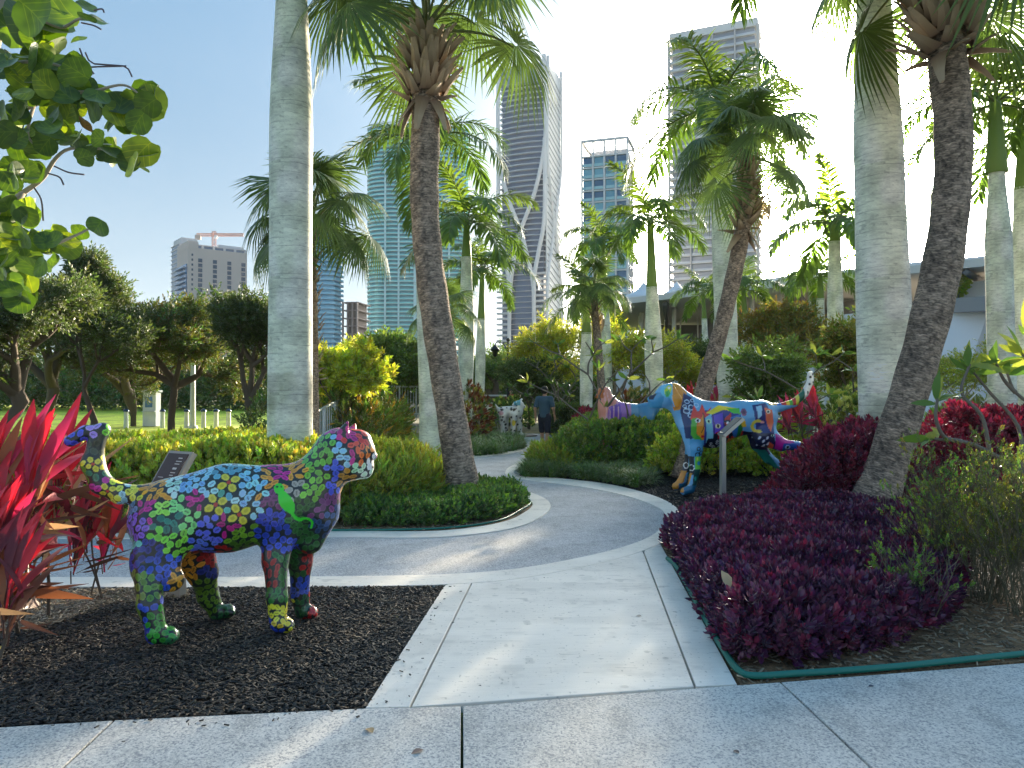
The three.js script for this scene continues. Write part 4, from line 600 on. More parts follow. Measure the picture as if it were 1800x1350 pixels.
{ // white dog with black spots
  const D = 28, base = gx(900, D), j = J(base), m = D / F, bn = (x0, y0, x1, y1, r0, r1, k = .14, s = 1, o0 = 0, o1 = 0) => B(j(x0, y0, D + o0), j(x1, y1, D + o1), r0 * m, r1 * m, k, s);
  const geo = bodyGeo([bn(884, 724, 908, 724, 9.5, 11, .15, .9), bn(910, 720, 911, 712, 8.5, 6, .1), bn(911, 710, 915, 710, 6, 5.5, .1), bn(916, 713, 921, 715, 4, 3, .06), bn(905, 708, 902, 712, 2.6, 2, .05, 1, -.15, -.2), bn(914, 705, 917, 702, 2.5, 2, .05, 1, .15, .2), bn(882, 724, 875, 718, 2.5, 2, .08), bn(875, 718, 871, 711, 2, 1.4, .05),
    bn(883, 730, 884, 762, 6, 3.4, .1, .9, -.15, -.15), bn(889, 730, 890, 757, 6, 3.4, .1, .9, .2, .2), bn(903, 730, 902, 763, 6, 3.6, .1, .9, -.2, -.2), bn(912, 730, 914, 761, 6, 3.6, .1, .9, .15, .15), bn(902, 765, 906, 766, 3.2, 3, .05, 1, -.2, -.25), bn(914, 763, 918, 764, 3.2, 3, .05, 1, .15, .1), bn(884, 764, 888, 765, 3, 3, .05, 1, -.15, -.2)], .028);
  seed(41); const spots = []; for (let i = 0; i < 60; i++) spots.push([R(872, 922), R(704, 764), R(.9, 2.1)]);
  const O = j(900, 740, D); paintGeo(geo, (p, n) => { const x = 900 + (p.x - O.x) / m, y = 740 - (p.y - O.y) / m; if (Math.hypot((x - 903) / 3.5, (y - 743) / 5) < 1) return [.8, .62, .06]; if (y < 712 && x > 903 && x < 915) return [.1, .35, .45]; if (Math.hypot((x - 881) / 4, (y - 726) / 4) < 1) return [.6, .3, .35]; for (const s of spots) if (Math.hypot(x - s[0], y - s[1]) < s[2]) return [.02, .02, .022]; return [.78, .78, .76]; });
  const t = thing('dog_statue', 'white dog statue with black spots standing beside the man', 'dog sculpture', base); part('body', geo, mPaint, t);
  struct('statue_base', new THREE.CylinderGeometry(.85, .85, .03, 32).translate(base.x + .1, .0, base.z), std({ color: lin(.12, .1, .09), roughness: .9 }));
}
// ---------- people ----------
function person({ pos, yaw, label, shirt, bottom, hair, skin = lin(.42, .25, .17), longHair = false, stride = .12, shoes = lin(.08, .08, .09) }) {
  const t = thing('person', label, 'person', pos); t.rotation.y = yaw; // faces local +z
  const a = stride, hipL = V(.09, .92, 0), hipR = V(-.09, .92, 0), kL = V(.1, .5, a * .7), kR = V(-.1, .49, -a * .2), fL = V(.1, .08, a * 1.1), fR = V(-.1, .1, -a * 1.6);
  const sh = [V(.19, 1.43, 0), V(-.19, 1.43, 0)], el = [V(.26, 1.15, -.05), V(-.26, 1.16, .0)], wr = [V(.28, .92, .05), V(-.27, .92, .1)];
  const body = [B(V(0, .95, 0), V(0, 1.12, .01), .135, .125, .06, 1), B(V(0, 1.12, .01), V(0, 1.34, 0), .13, .15, .06), B(V(-.13, 1.41, 0), V(.13, 1.41, 0), .075, .075, .06), B(V(0, 1.44, -.01), V(0, 1.56, .02), .056, .052, .04), B(V(0, 1.64, .02), V(0, 1.665, .015), .088, .092, .03), B(V(0, 1.585, .05), V(0, 1.6, .06), .05, .052, .03), B(V(0, 1.625, .105), V(0, 1.61, .122), .014, .014, .015), B(V(.09, 1.63, .01), V(.092, 1.645, .008), .016, .016, .01), B(V(-.09, 1.63, .01), V(-.092, 1.645, .008), .016, .016, .01)];
  for (const i of [0, 1]) { body.push(B(sh[i], el[i], .053, .042, .05), B(el[i], wr[i], .04, .028, .03), B(wr[i], wr[i].clone().add(V(0, -.07, .01)), .03, .032, .02)); for (let f = 0; f < 4; f++) body.push(B(wr[i].clone().add(V(0, -.09, -.025 + f * .02)), wr[i].clone().add(V(i ? .012 : -.012, -.165 + Math.abs(f - 1.4) * .012, -.02 + f * .02)), .0095, .008, .006)); body.push(B(wr[i].clone().add(V(0, -.04, .03)), wr[i].clone().add(V(0, -.1, .055)), .011, .009, .01)); }
  body.push(B(hipL, kL, .085, .055, .05), B(kL, fL, .055, .038, .03), B(fL, fL.clone().add(V(0, -.03, .16)), .042, .035, .03), B(hipR, kR, .085, .055, .05), B(kR, fR, .055, .038, .03), B(fR, fR.clone().add(V(0, -.05, .15)), .042, .035, .03));
  part('body', bodyGeo(body, .014), std({ color: skin, roughness: .6 }), t);
  const tee = [B(V(0, .96, 0), V(0, 1.12, .01), .152, .142, .06), B(V(0, 1.12, .01), V(0, 1.34, 0), .147, .165, .06), B(V(-.13, 1.41, 0), V(.13, 1.41, 0), .088, .088, .05)]; for (const i of [0, 1]) tee.push(B(sh[i], sh[i].clone().lerp(el[i], .72), .072, .066, .05));
  tee.push(B(V(0, .86, 0), V(0, .8, 0), .06, .06, .02, 1, true), B(V(0, 1.56, .02), V(0, 1.7, .02), .062, .07, .01, 1, true));
  part('shirt', bodyGeo(tee, .016), std({ color: shirt, roughness: .9 }), t);
  const sho = [B(V(0, .97, 0), V(0, .9, 0), .15, .14, .05), B(hipL, hipL.clone().lerp(kL, .92), .108, .088, .04), B(hipR, hipR.clone().lerp(kR, .92), .108, .088, .04)];
  part('shorts', bodyGeo(sho, .016), std({ color: bottom, roughness: .9 }), t);
  const hr = [B(V(0, 1.675, -.002), V(0, 1.7, .02), .1, .088, .03), B(V(0, 1.63, -.03), V(0, 1.67, -.02), .078, .09, .03)]; if (longHair) hr.push(B(V(0, 1.66, -.03), V(0, 1.42, -.09), .09, .07, .04));
  hr.push(B(V(0, 1.6, .13), V(0, 1.66, .13), .07, .07, .02, 1, true)); part('hair', bodyGeo(hr, .012), std({ color: hair, roughness: .7 }), t);
  const bt = []; for (const f of [fL, fR]) bt.push(B(f.clone().add(V(0, -.02, -.01)), f.clone().add(V(0, -.035, .17)), .052, .043, .03)); part('shoe', bodyGeo([bt[0]], .014), std({ color: shoes, roughness: .7 }), t); part('shoe', bodyGeo([bt[1]], .014), std({ color: shoes, roughness: .7 }), t);
  return t;
}
person({ pos: gx(957, 21.2), yaw: Math.PI - .35, label: 'man in a dark blue shirt and navy shorts walking away on the path', shirt: lin(.05, .1, .155), bottom: lin(.02, .024, .045), hair: lin(.02, .014, .012) });
person({ pos: gx(898, 40), yaw: .4, label: 'distant person in a red top with dark hair near the far hedge', shirt: lin(.45, .04, .04), bottom: lin(.03, .03, .04), hair: lin(.03, .02, .015), longHair: true, stride: .02 });
// ---------- skyline ----------
const gls = (r, g, b, ro = .18, me = .35) => std({ color: lin(r, g, b), roughness: ro, metalness: me });
const M = { white: std({ color: lin(.74, .74, .75), roughness: .8 }), pale: std({ color: lin(.62, .62, .64), roughness: .85 }), beige: std({ color: lin(.58, .5, .45), roughness: .9 }), grey: std({ color: lin(.34, .35, .38), roughness: .85 }), dark: gls(.05, .08, .13), blue: gls(.1, .2, .34), teal: gls(.14, .4, .46), sky: gls(.12, .34, .5), conc: std({ color: lin(.28, .26, .25), roughness: .95 }), rail: gls(.35, .58, .62, .2, .2), crane: std({ color: lin(.5, .3, .25), roughness: .7 }), shade: std({ color: lin(.2, .2, .22), roughness: .9 }) };
const place = (px, d) => gx(px, d);
const ht = (py, d) => at(900, py, d).y; // height of what is seen at row py, d metres off
function rot(o, deg) { o.rotation.y = deg * Math.PI / 180; return o; }
const boxG = (x, y, z, sx, sy, sz) => new THREE.BoxGeometry(sx, sy, sz).translate(x, y, z);
function planG(pts, h) { const s = new THREE.Shape(pts.map(([x, z]) => new THREE.Vector2(x, -z))); return new THREE.ExtrudeGeometry(s, { depth: h, bevelEnabled: false, curveSegments: 10 }).rotateX(-Math.PI / 2); }
{ // tall tower with a curving exoskeleton
  const D = 450, k = D / F, Hh = ht(150, D), t = rot(thing('skyscraper', 'tall grey tower with white curving outer columns and dark balconies', 'skyscraper', place(930, D)), -22);
  const w = 82 * k / .93, dp = 24, hw = w / 2;
  part('glazing', boxG(0, Hh / 2, 0, w - 4, Hh - 2, dp - 3), gls(.06, .11, .19, .2, .3), t);
  const nF = 58, fh = Hh / nF, pl = []; for (let i = 0; i <= 12; i++) { const u = i / 12 * 2 - 1; pl.push([u * hw, dp / 2 - 2.2 + 2.6 * (1 - u * u)]); } pl.push([hw, -dp / 2], [-hw, -dp / 2]); const slab = planG(pl, .7), mSlab = std({ color: lin(.46, .5, .56), roughness: .7 });
  for (let i = 1; i < nF; i++) { if (i < nF * .38) { // lower storeys: balconies at the corners only, arched slabs
      for (const sd of [-1, 1]) { const g = part('balcony', boxG(sd * (hw * .78), 0, dp / 2 - .6, w * .26, 1.1, 3.4), M.pale, t); g.position.y = i * fh; } const s = part('floor_slab', boxG(0, 0, dp / 2 - 1.2, w * .5, .3, .6), M.pale, t); s.position.y = i * fh; }
    else { const s = part('floor_slab', slab, mSlab, t); s.position.y = i * fh; } }
  part('crown_wall', planG(pl, ht(128, D) - Hh + 4), gls(.2, .28, .4, .3, .2), t).position.y = Hh - 4;
  const col = (pts, name = 'column', r = 1.25, mat = M.white) => { const mb = new MB(); mb.tube(curve(pts.map(([x, y, z]) => V(x, y, z)), 40), r, 8); return part(name, mb.geo(), mat, t); };
  const zf = dp / 2 + 1.2, y = (py) => ht(py, D), X = (px) => (px - 928) * k / .93;
  col([[X(966), y(118), zf - 1], [X(970), y(200), zf], [X(968), y(270), zf], [X(952), y(350), zf + .6], [X(935), y(395), zf + .6], [X(929), y(412), zf + .6], [X(935), y(440), zf + .6], [X(948), y(500), zf + .3], [X(950), y(560), zf], [X(950), 0, zf]]);
  col([[X(888), y(136), zf - 1], [X(888), y(220), zf], [X(891), y(290), zf], [X(906), y(355), zf + .6], [X(921), y(395), zf + .6], [X(927), y(412), zf + .6], [X(921), y(440), zf + .6], [X(911), y(500), zf + .3], [X(908), y(560), zf], [X(908), 0, zf]]);
  col([[X(968), y(260), zf], [X(967), y(400), zf], [X(958), y(450), zf], [X(951), y(495), zf + .5], [X(950), y(560), zf]], 'column', 1.3); col([[X(889), y(260), zf], [X(890), y(400), zf], [X(898), y(450), zf], [X(907), y(495), zf + .5], [X(908), y(560), zf]], 'column', 1.3);
  // side face: white wall with slanting joints
  const ws = new MB(); part('side_wall', boxG(hw + .3, (Hh + 6) / 2, 0, .8, Hh + 6, dp), M.white, t); for (let i = 0; i < 40; i++) { const b = part('side_panel', boxG(hw + .8, 0, 0, .5, .4, dp), M.grey, t); b.position.y = 30 + i * 4; b.rotation.x = -.9 * (i > 0 ? .35 : .35); }
  for (const zz of [-1, 1]) col([[hw + 1.2, Hh + 10, zz * dp / 2], [hw + 1.2, y(300), zz * dp / 2], [hw + 1.2, y(400), zz * 2], [hw + 1.2, y(500), zz * dp / 2], [hw + 1.2, 0, zz * dp / 2]], 'column', .9);
}
function slabTower({ name = 'tower_block', label, d, xl, xr, top, yaw = 0, side = .18, floors, glaze, slabM, railM, fins = [], plan, finM = M.white, ph = .9, group }) {
  const k = d / F, wp = (xr - xl) * k, c = Math.cos(yaw * Math.PI / 180), w = wp * (1 - side) / c, dp = Math.max(14, wp * side / Math.max(.05, Math.sin(Math.abs(yaw) * Math.PI / 180))), H = ht(top, d), t = rot(thing(name, label, 'tower', place((xl + xr) / 2, d + dp * .3), group), yaw), fh = H / floors;
  const P = plan ? plan(w, dp) : [[-w / 2, dp / 2], [w / 2, dp / 2], [w / 2, -dp / 2], [-w / 2, -dp / 2]], shrink = (q, e) => q.map(([x, z]) => [x * (1 - 2 * e / w), z * (1 - 2 * e / dp)]);
  part('glazing', planG(shrink(P, 1.3), H - .3), glaze, t); const sg = planG(P, .34), rg = planG(shrink(P, .18), ph);
  for (let i = 1; i <= floors; i++) { part('floor_slab', sg, slabM, t).position.y = i * fh - .34; if (railM && i < floors) part('balcony_rail', rg, railM, t).position.y = i * fh; }
  for (const [u, ww] of fins) part('pier', boxG(u * w / 2, H / 2, dp / 2 + .1, ww, H, 1.2), finM, t);
  return { t, w, dp, H, fh };
}
{ // teal curved tower behind the leaning palm
  const o = slabTower({ label: 'tall teal glass tower with rounded end and rows of balconies', d: 480, xl: 638, xr: 832, top: 232, floors: 62, yaw: 6, side: .1, glaze: gls(.04, .22, .27, .2, .25), slabM: std({ color: lin(.5, .74, .76), roughness: .7 }), railM: gls(.2, .66, .68, .25, .1), ph: .75, fins: [[-.62, 1.1], [-.36, 1.1], [-.02, 3.2], [.3, 1.1], [.62, 1.1]], finM: std({ color: lin(.5, .74, .78), roughness: .6 }), plan: (w, dp) => { const p = []; for (let i = 0; i <= 12; i++) { const a = Math.PI * (.5 + i / 12 * .5); p.push([-w / 2 + 22 + Math.cos(a) * 22, dp / 2 - 12 + Math.sin(a) * 12]); } p.reverse(); for (let i = 1; i < 8; i++) p.push([lerp(-w / 2 + 22, w / 2, i / 8), dp / 2 + 1.2 * Math.sin(i / 8 * 9.42) * .5]); p.push([w / 2, dp / 2 - 4], [w / 2, -dp / 2], [-w / 2, -dp / 2]); return p; } });
}
{ const o = slabTower({ label: 'narrow blue glass tower right of the smooth grey palm trunk', d: 420, xl: 540, xr: 600, top: 408, floors: 34, yaw: -12, side: .12, glaze: gls(.08, .3, .46, .2, .3), slabM: std({ color: lin(.22, .4, .52), roughness: .6 }), railM: gls(.2, .5, .68, .2, .2), ph: 1.0, plan: (w, dp) => { const p = []; for (let i = 0; i <= 10; i++) { const u = i / 10 * 2 - 1; p.push([u * w / 2, dp / 2 - 3 * u * u]); } p.push([w / 2, -dp / 2], [-w / 2, -dp / 2]); return p; } }); }
{ // apartment tower with an open frame on its roof
  const D = 240, k = D / F, yaw = -18, c = Math.cos(.314), w = 76 * k / c, dp = 13, H = ht(278, D), t = rot(thing('tower_block', 'white gridded apartment tower with open frame on its roof', 'tower', place(1070, D + 3)), yaw), nF = 21, fh = H / nF, nb = 4, bw = w / nb;
  part('wall', boxG(0, H / 2, -.6, w - .3, H, dp - 1.2), std({ color: lin(.5, .47, .46), roughness: .85 }), t);
  for (let b = 0; b <= nb; b++) part('column', boxG(-w / 2 + b * bw, (H + 4.6) / 2, dp / 2 + .2, .55, H + 4.6, .8), M.white, t);
  for (let i = 0; i < nF; i++) { part('floor_slab', boxG(0, 0, dp / 2 + .05, w, .4, .9), M.white, t).position.y = (i + 1) * fh - .2; for (let b = 0; b < nb; b++) { part('window', boxG(0, 0, 0, bw - .8, fh - .75, .3), pick([gls(.14, .33, .42), gls(.2, .42, .5), gls(.08, .16, .26)]), t).position.set(-w / 2 + (b + .5) * bw, i * fh + fh / 2, dp / 2 - .15); part('balcony_rail', boxG(0, 0, 0, bw - .7, .95, .08), M.rail, t).position.set(-w / 2 + (b + .5) * bw, i * fh + .68, dp / 2 + .42); } for (let s = 0; s < 3; s++) part('window', boxG(0, 0, 0, .2, 1.6, 2.2), M.blue, t).position.set(w / 2 - .1, i * fh + 1.7, -dp / 2 + 2.6 + s * 4); }
  const Ht = H + 4.8; part('roof_beam', boxG(0, Ht, dp / 2 + .2, w + .5, .75, .8), M.white, t); part('roof_beam', boxG(0, Ht, -dp / 2, w + .5, .75, .8), M.white, t); for (const s of [-1, 1]) part('roof_beam', boxG(s * w / 2, Ht, 0, .8, .72, dp - 1), M.white, t); for (let b = 0; b <= nb; b++) part('column', boxG(-w / 2 + b * bw, H + 2.2, -dp / 2, .5, 4.4, .7), M.white, t); part('plant_room', boxG(w * .1, H + 1.3, -1, w * .7, 2.6, dp * .6), M.pale, t);
}
{ // big pale tower on the right
  const o = slabTower({ label: 'broad pale apartment tower with balconies behind the right hand palms', d: 300, xl: 1178, xr: 1340, top: 62, floors: 46, yaw: -24, side: .14, glaze: gls(.32, .36, .44, .35, .1), slabM: std({ color: lin(.74, .72, .7), roughness: .8 }), railM: gls(.6, .63, .68, .4, .05), ph: .8, fins: [[-1, 1], [-.5, .5], [0, .5], [.5, .5], [1, 1]], finM: std({ color: lin(.6, .58, .57), roughness: .8 }) });
  part('roof_wall', boxG(0, o.H + 1.4, 0, o.w, 2.8, o.dp), M.white, o.t);
}
{ // beige hotel with glass end
  const D = 380, k = D / F, yaw = 38, t = rot(thing('tower_block', 'beige tower with blue balconies on its left face below the crane', 'tower', place(372, D)), yaw), w = 78 * k / Math.cos(.663), dp = 42 * k / Math.sin(.663), H = ht(445, D), nF = 30, fh = H / nF;
  part('wall', boxG(0, H / 2, 0, w, H, dp), std({ color: lin(.62, .53, .48), roughness: .9 }), t); part('parapet', boxG(-w / 2 + 2.4, H + 1.4, 0, 4.8, 3.4, dp), std({ color: lin(.64, .55, .5), roughness: .9 }), t);
  part('glazing', boxG(-w / 2 - .1, H / 2 - 4, 0, .6, H - 8, dp - 3), gls(.08, .2, .38, .2, .3), t);
  for (let i = 1; i < nF - 3; i++) part('balcony', boxG(-w / 2 - 1, i * fh, 0, 1.9, .5, dp - 3.4), std({ color: lin(.34, .46, .62), roughness: .5 }), t);
  for (let s = 0; s < 4; s++) for (let i = 0; i < nF - 2; i++) part('window', boxG(-w / 2 + w * (.2 + s * .245), i * fh + fh * .5, dp / 2 + .02, 1.9, fh - .55, .3), M.dark, t);
  for (let i = 0; i < nF - 1; i++) part('window', boxG(-w / 2 + w * .07, i * fh + fh * .5, dp / 2 + .02, .8, 1.1, .25), M.dark, t);
}
{ // grey tower behind it
  const D = 420, k = D / F, t = rot(thing('tower_block', 'grey tower with stepped top directly behind the beige tower', 'tower', place(366, D)), 38), w = 86 * k / Math.cos(.663), dp = 34 * k / Math.sin(.663), H = ht(438, D), nF = 34, fh = H / nF;
  part('wall', boxG(0, H / 2, 0, w, H, dp), std({ color: lin(.36, .37, .4), roughness: .85 }), t); part('plant_room', boxG(-w * .36, H + 1.6, 0, w * .24, 3.4, dp * .9), M.pale, t); part('plant_room', boxG(w * .28, H + .8, 0, w * .4, 1.8, dp * .9), M.pale, t);
  for (let i = 1; i <= nF; i++) { part('floor_slab', boxG(0, 0, 0, w + .9, .5, dp + .9), M.pale, t).position.y = i * fh; }
  for (let s = 0; s < 7; s++) part('pier', boxG(-w / 2 + w * s / 6, H / 2, dp / 2 + .35, 1, H, .9), M.pale, t); for (let s = 0; s < 6; s++) part('glazing', boxG(-w / 2 + w * (s + .5) / 6, H / 2, dp / 2 + .1, w / 6 - 1.6, H - 1, .3), gls(.1, .15, .24, .3, .2), t); part('glazing', boxG(-w / 2 - .1, H / 2, 0, .3, H - 1, dp - 2), gls(.08, .14, .24, .3, .2), t);
}
{ // tower crane
  const D = 425, t = thing('tower_crane', 'reddish tower crane standing above the grey tower', 'crane', place(375, D)), H = ht(406, D), k = D / F, lat = (x0, y0, x1, y1, s, n) => { const m = new MB(); for (const a of [-s, s]) for (const b of [-s, s]) m.bar(V(x0 + (x1 === x0 ? a : 0), y0 + (x1 === x0 ? 0 : a), b), V(x1 + (x1 === x0 ? a : 0), y1 + (x1 === x0 ? 0 : a), b), .22, 4); for (let i = 0; i < n; i++) { const u = i / n, v = (i + 1) / n, z = i % 2 ? s : -s; m.bar(V(lerp(x0, x1, u) + (x1 === x0 ? -s : 0), lerp(y0, y1, u) + (x1 === x0 ? 0 : -s), s), V(lerp(x0, x1, v) + (x1 === x0 ? s : 0), lerp(y0, y1, v) + (x1 === x0 ? 0 : s), s), .16, 4); } return m.geo(); };
  part('mast', lat(0, 0, 0, H, .8, 40), M.crane, t); part('jib', lat(0, H - 2.2, 52 * k, H - 2.2, .6, 30), M.crane, t); part('counter_jib', lat(0, H - 2.2, -30 * k, H - 2.2, .6, 10), M.crane, t); part('counterweight', boxG(-28 * k, H - 3.6, 0, 3, 2.6, 1.6), M.conc, t); part('cab', boxG(1.4, H - 3.6, .9, 1.6, 1.8, 1.4), M.pale, t);
}
{ const o = slabTower({ name: 'unfinished_building', label: 'unfinished concrete frame building left of the teal tower', d: 300, xl: 610, xr: 644, top: 532, floors: 12, yaw: -10, side: .15, glaze: std({ color: lin(.16, .13, .12), roughness: 1 }), slabM: std({ color: lin(.34, .28, .27), roughness: .95 }), fins: [[-.9, .4], [-.3, .4], [.3, .4], [.9, .4]], finM: std({ color: lin(.3, .25, .24), roughness: .95 }) }); }
slabTower({ name: 'low_building', label: 'small pale building low between palm trunks left of the lamp post', d: 200, xl: 764, xr: 802, top: 592, floors: 6, yaw: -14, side: .2, glaze: gls(.3, .34, .34, .4, .1), slabM: M.beige, railM: M.beige, ph: .7 });
slabTower({ name: 'low_building', label: 'faint low white building beside the beige tower on its right', d: 340, xl: 420, xr: 462, top: 522, floors: 14, yaw: 20, side: .2, glaze: gls(.3, .36, .44, .3, .2), slabM: M.white, fins: [[-.5, .6], [0, .6], [.5, .6]] });

// ---------- museum with the big flat canopy on the right ----------
{
  const t = thing('museum_building', 'white museum building with huge flat overhanging roof on the right', 'building', V(14, 0, -40)), q = (p) => p.clone().sub(t.position);
  const wall = std({ color: lin(.72, .74, .78), roughness: .75 }), roofM = std({ color: lin(.66, .64, .62), roughness: .8 }), dark = std({ color: lin(.3, .3, .31), roughness: .9 });
  const slab = (name, P, y0, y1, m) => part(name, poly(P, y0, y1).translate(-t.position.x, 0, -t.position.z), m, t);
  const fr = [V(7.2, 0, -53), V(12.6, 0, -47), V(18.5, 0, -41), V(24.6, 0, -35), V(31, 0, -27)];
  slab('roof', [...fr, V(52, 0, -40), V(40, 0, -80), V(9, 0, -74)], 7.75, 8.15, roofM);
  slab('roof', [V(12, 0, -57), V(17, 0, -51), V(23, 0, -45), V(30, 0, -40), V(42, 0, -48), V(30, 0, -74), V(16, 0, -72)], 8.9, 9.3, M.white);
  for (let i = 0; i < 9; i++) { const u = i / 8, a = fr[0].clone().lerp(fr[4], u), b = V(9, 0, -74).lerp(V(52, 0, -40), u); const m = new MB(); m.tube([q(a.clone().setY(7.55).lerp(b.clone().setY(7.55), .03)), q(b.clone().setY(7.55))], .22, 4); part('roof_beam', m.geo(), M.shade, t); }
  const W = (px0, px1, d0, d1, y0, y1, th, name = 'wall', m = wall) => { const a = gx(px0, d0), b = gx(px1, d1), n = V(b.z - a.z, 0, a.x - b.x).normalize().multiplyScalar(th); slab(name, [a, b, b.clone().add(n), a.clone().add(n)], y0, y1, m); };
  W(1480, 1690, 43, 38, 0, 6.0, -.5); W(1700, 1850, 38.6, 36, 0, 5.5, -.5); W(1690, 1860, 39.5, 37, 5.55, 6.25, -3, 'window_band', dark); W(1660, 1900, 40, 36, 6.3, 7.3, -.5); W(1240, 1480, 52, 44, 0, 4.6, -.5); W(1090, 1250, 60, 53, 0, 3.4, -.5);
  { const a = gx(1700, 37.4), b = gx(1652, 36.2), m = new MB(); const A = q(a.clone().setY(5.9)), Bq = q(gx(1742, 37.2).setY(5.9)), C = q(gx(1668, 36).setY(0)), D = q(gx(1600, 36.2).setY(0)), E = q(gx(1640, 37.6).setY(5.9)); m.quad(D, C, Bq, E); m.quad(C.clone().add(V(.9, 0, -2)), C, Bq, Bq.clone().add(V(.9, 0, -2))); m.quad(D, E, E.clone().add(V(.9, 0, -2)), D.clone().add(V(.9, 0, -2))); m.quad(E, Bq, Bq.clone().add(V(.9, 0, -2)), E.clone().add(V(.9, 0, -2))); part('buttress', m.geo(true), wall, t); }
  for (const [px, d] of [[1128, 58], [1185, 55], [1370, 47], [1425, 45.5], [1322, 49], [1258, 52]]) { const p = q(gx(px, d)); part('column', new THREE.CylinderGeometry(.16, .16, 7.7, 12).translate(p.x, 3.88, p.z), M.white, t); }
  for (const [px, d] of [[1200, 66], [1300, 60], [1420, 54], [1540, 49]]) { const p = q(gx(px, d)); part('glazing', boxG(p.x, 5.4, p.z, 5, 4.2, .3), gls(.2, .2, .2, .2, .2), t); }
  // stairs
  for (let i = 0; i < 9; i++) W(1622 + i * 3, 1800, 31 + i * .33, 31 + i * .33, i * .15, i * .15 + .15, -.6, 'step', mConc);
}
{ // white tent peaks beside the canopy
  for (const [px, label] of [[1132, 'white peaked tent roof left of the middle palm trunk'], [1190, 'white peaked tent roof right of the middle palm trunk']]) { const D = 62, t = thing('tent', label, 'tent', gx(px, D)), g = new THREE.LatheGeometry([[0, ht(494, D)], [.1, ht(497, D)], [.5, ht(508, D)], [1.1, ht(516, D)], [1.9, ht(523, D)], [1.9, ht(528, D)]].map(([x, y]) => new THREE.Vector2(x, y)), 8); part('canopy', g, std({ color: lin(.75, .75, .75), roughness: .7, side: THREE.DoubleSide }), t); for (const a of [.4, 1.97, 3.54, 5.1]) part('post', new THREE.CylinderGeometry(.06, .06, ht(526, D), 8).translate(Math.cos(a) * 1.7, ht(526, D) / 2, Math.sin(a) * 1.7), M.white, t); }
}
// ---------- railings, lamp, signs ----------
const mSteel = std({ color: lin(.55, .55, .55), roughness: .35, metalness: .8 }), mBlack = std({ color: lin(.015, .015, .017), roughness: .5 }), mRailW = std({ color: lin(.6, .62, .62), roughness: .45, metalness: .3 });
function railing(a, b, h, n, label, ya = 0, yb = 0, bars = 1) { const t = thing('railing', label, 'railing', a.clone()), d = b.clone().sub(a), P = (u, y) => V(d.x * u, lerp(ya, yb, u) + y, d.z * u), m = (p, q, r) => { const k = new MB(); k.bar(p, q, r, 6); return k.geo(); }; part('handrail', m(P(0, h), P(1, h), .03), mRailW, t); part('bottom_rail', m(P(0, .12), P(1, .12), .022), mRailW, t); for (let i = 0; i <= n; i++) part('post', m(P(i / n, 0), P(i / n, h), .026), mRailW, t); if (bars) for (let i = 0; i < n * 6; i++) if (i % 6) part('baluster', m(P(i / n / 6, .12), P(i / n / 6, h), .009), mRailW, t); return t; }
railing(gx(548, 15.5), gx(640, 24), 1.05, 6, 'grey metal ramp railing right of the smooth palm trunk', .1, .75);
railing(gx(640, 24.2), gx(760, 26), 1.05, 4, 'far length of grey railing behind the yellow tree', .75, .75);
railing(gx(1690, 28.5), gx(1735, 32), .95, 2, 'white stair handrail left of the thick right palm', .05, 1.1, 0);
railing(gx(1715, 27.6), gx(1772, 31.5), .95, 2, 'white stair handrail close to the thick right palm trunk', .05, 1.1, 0);
{ const D = 36, t = thing('street_lamp', 'black ornate lamp post left of the walking man', 'lamp post', gx(893, D)), H = ht(600, D), m = new MB(); m.tube([V(0, 0, 0), V(0, .5, 0), V(0, .55, 0), V(0, H * .8, 0), V(0, H, 0)], (u) => [.16, .14, .07, .055, .04][Math.round(u * 4)], 10); part('post', m.geo(), mBlack, t); for (const s of [-1, 1]) { const a = new MB(); a.tube(curve([V(0, H - .5, 0), V(s * .25, H - .1, 0), V(s * .55, H - .05, 0), V(s * .62, H - .25, 0)], 12), .025, 6); part('arm', a.geo(), mBlack, t); part('lantern', new THREE.LatheGeometry([[.02, .3], [.2, .1], [.22, .02], [.12, -.05], [.1, -.25], [.02, -.3]].map(([x, y]) => new THREE.Vector2(x, y)), 12).translate(s * .62, H - .45, 0), mBlack, t); } part('finial', new THREE.SphereGeometry(.09, 10, 8).translate(0, H + .08, 0), mBlack, t); const bk = new MB(); bk.tube(curve([V(0, H * .66, 0), V(.3, H * .7, 0), V(.28, H * .6, 0), V(0, H * .58, 0)], 14), .03, 6); part('bracket', bk.geo(), mBlack, t); part('sign_plate', boxG(-.03, H * .62, .05, .25, .5, .03), mBlack, t); }
function lineText(words, w, h, bg, fg, rows) { const c = document.createElement('canvas'); c.width = 512; c.height = Math.round(512 * h / w); const g = c.getContext('2d'); g.fillStyle = bg; g.fillRect(0, 0, 512, c.height); g.fillStyle = fg; for (const [x, y, a, b] of rows) g.fillRect(x * 512, y * c.height, a * 512, b * c.height); const t = new THREE.CanvasTexture(c); t.colorSpace = THREE.SRGBColorSpace; return t; }
function lectern({ name = 'sign_stand', pos, yaw, label, h, w, l, tilt, plate, frame, postW = .09, two = false }) { // post with a slanted information panel
  const t = thing(name, label, 'information sign', pos); t.rotation.y = yaw; const mm = new MB(); mm.box(0, h / 2 - .04, 0, postW, h, .06); part('post', mm.geo(true), frame, t);
  const g = new THREE.Group(); const p = part('panel', new THREE.BoxGeometry(w, .045, l), frame, t); p.position.set(0, h, .04); p.rotation.x = tilt; const f = part('plate', new THREE.BoxGeometry(w - .05, .008, l - .05), plate, p); f.position.y = .026; return t;
}
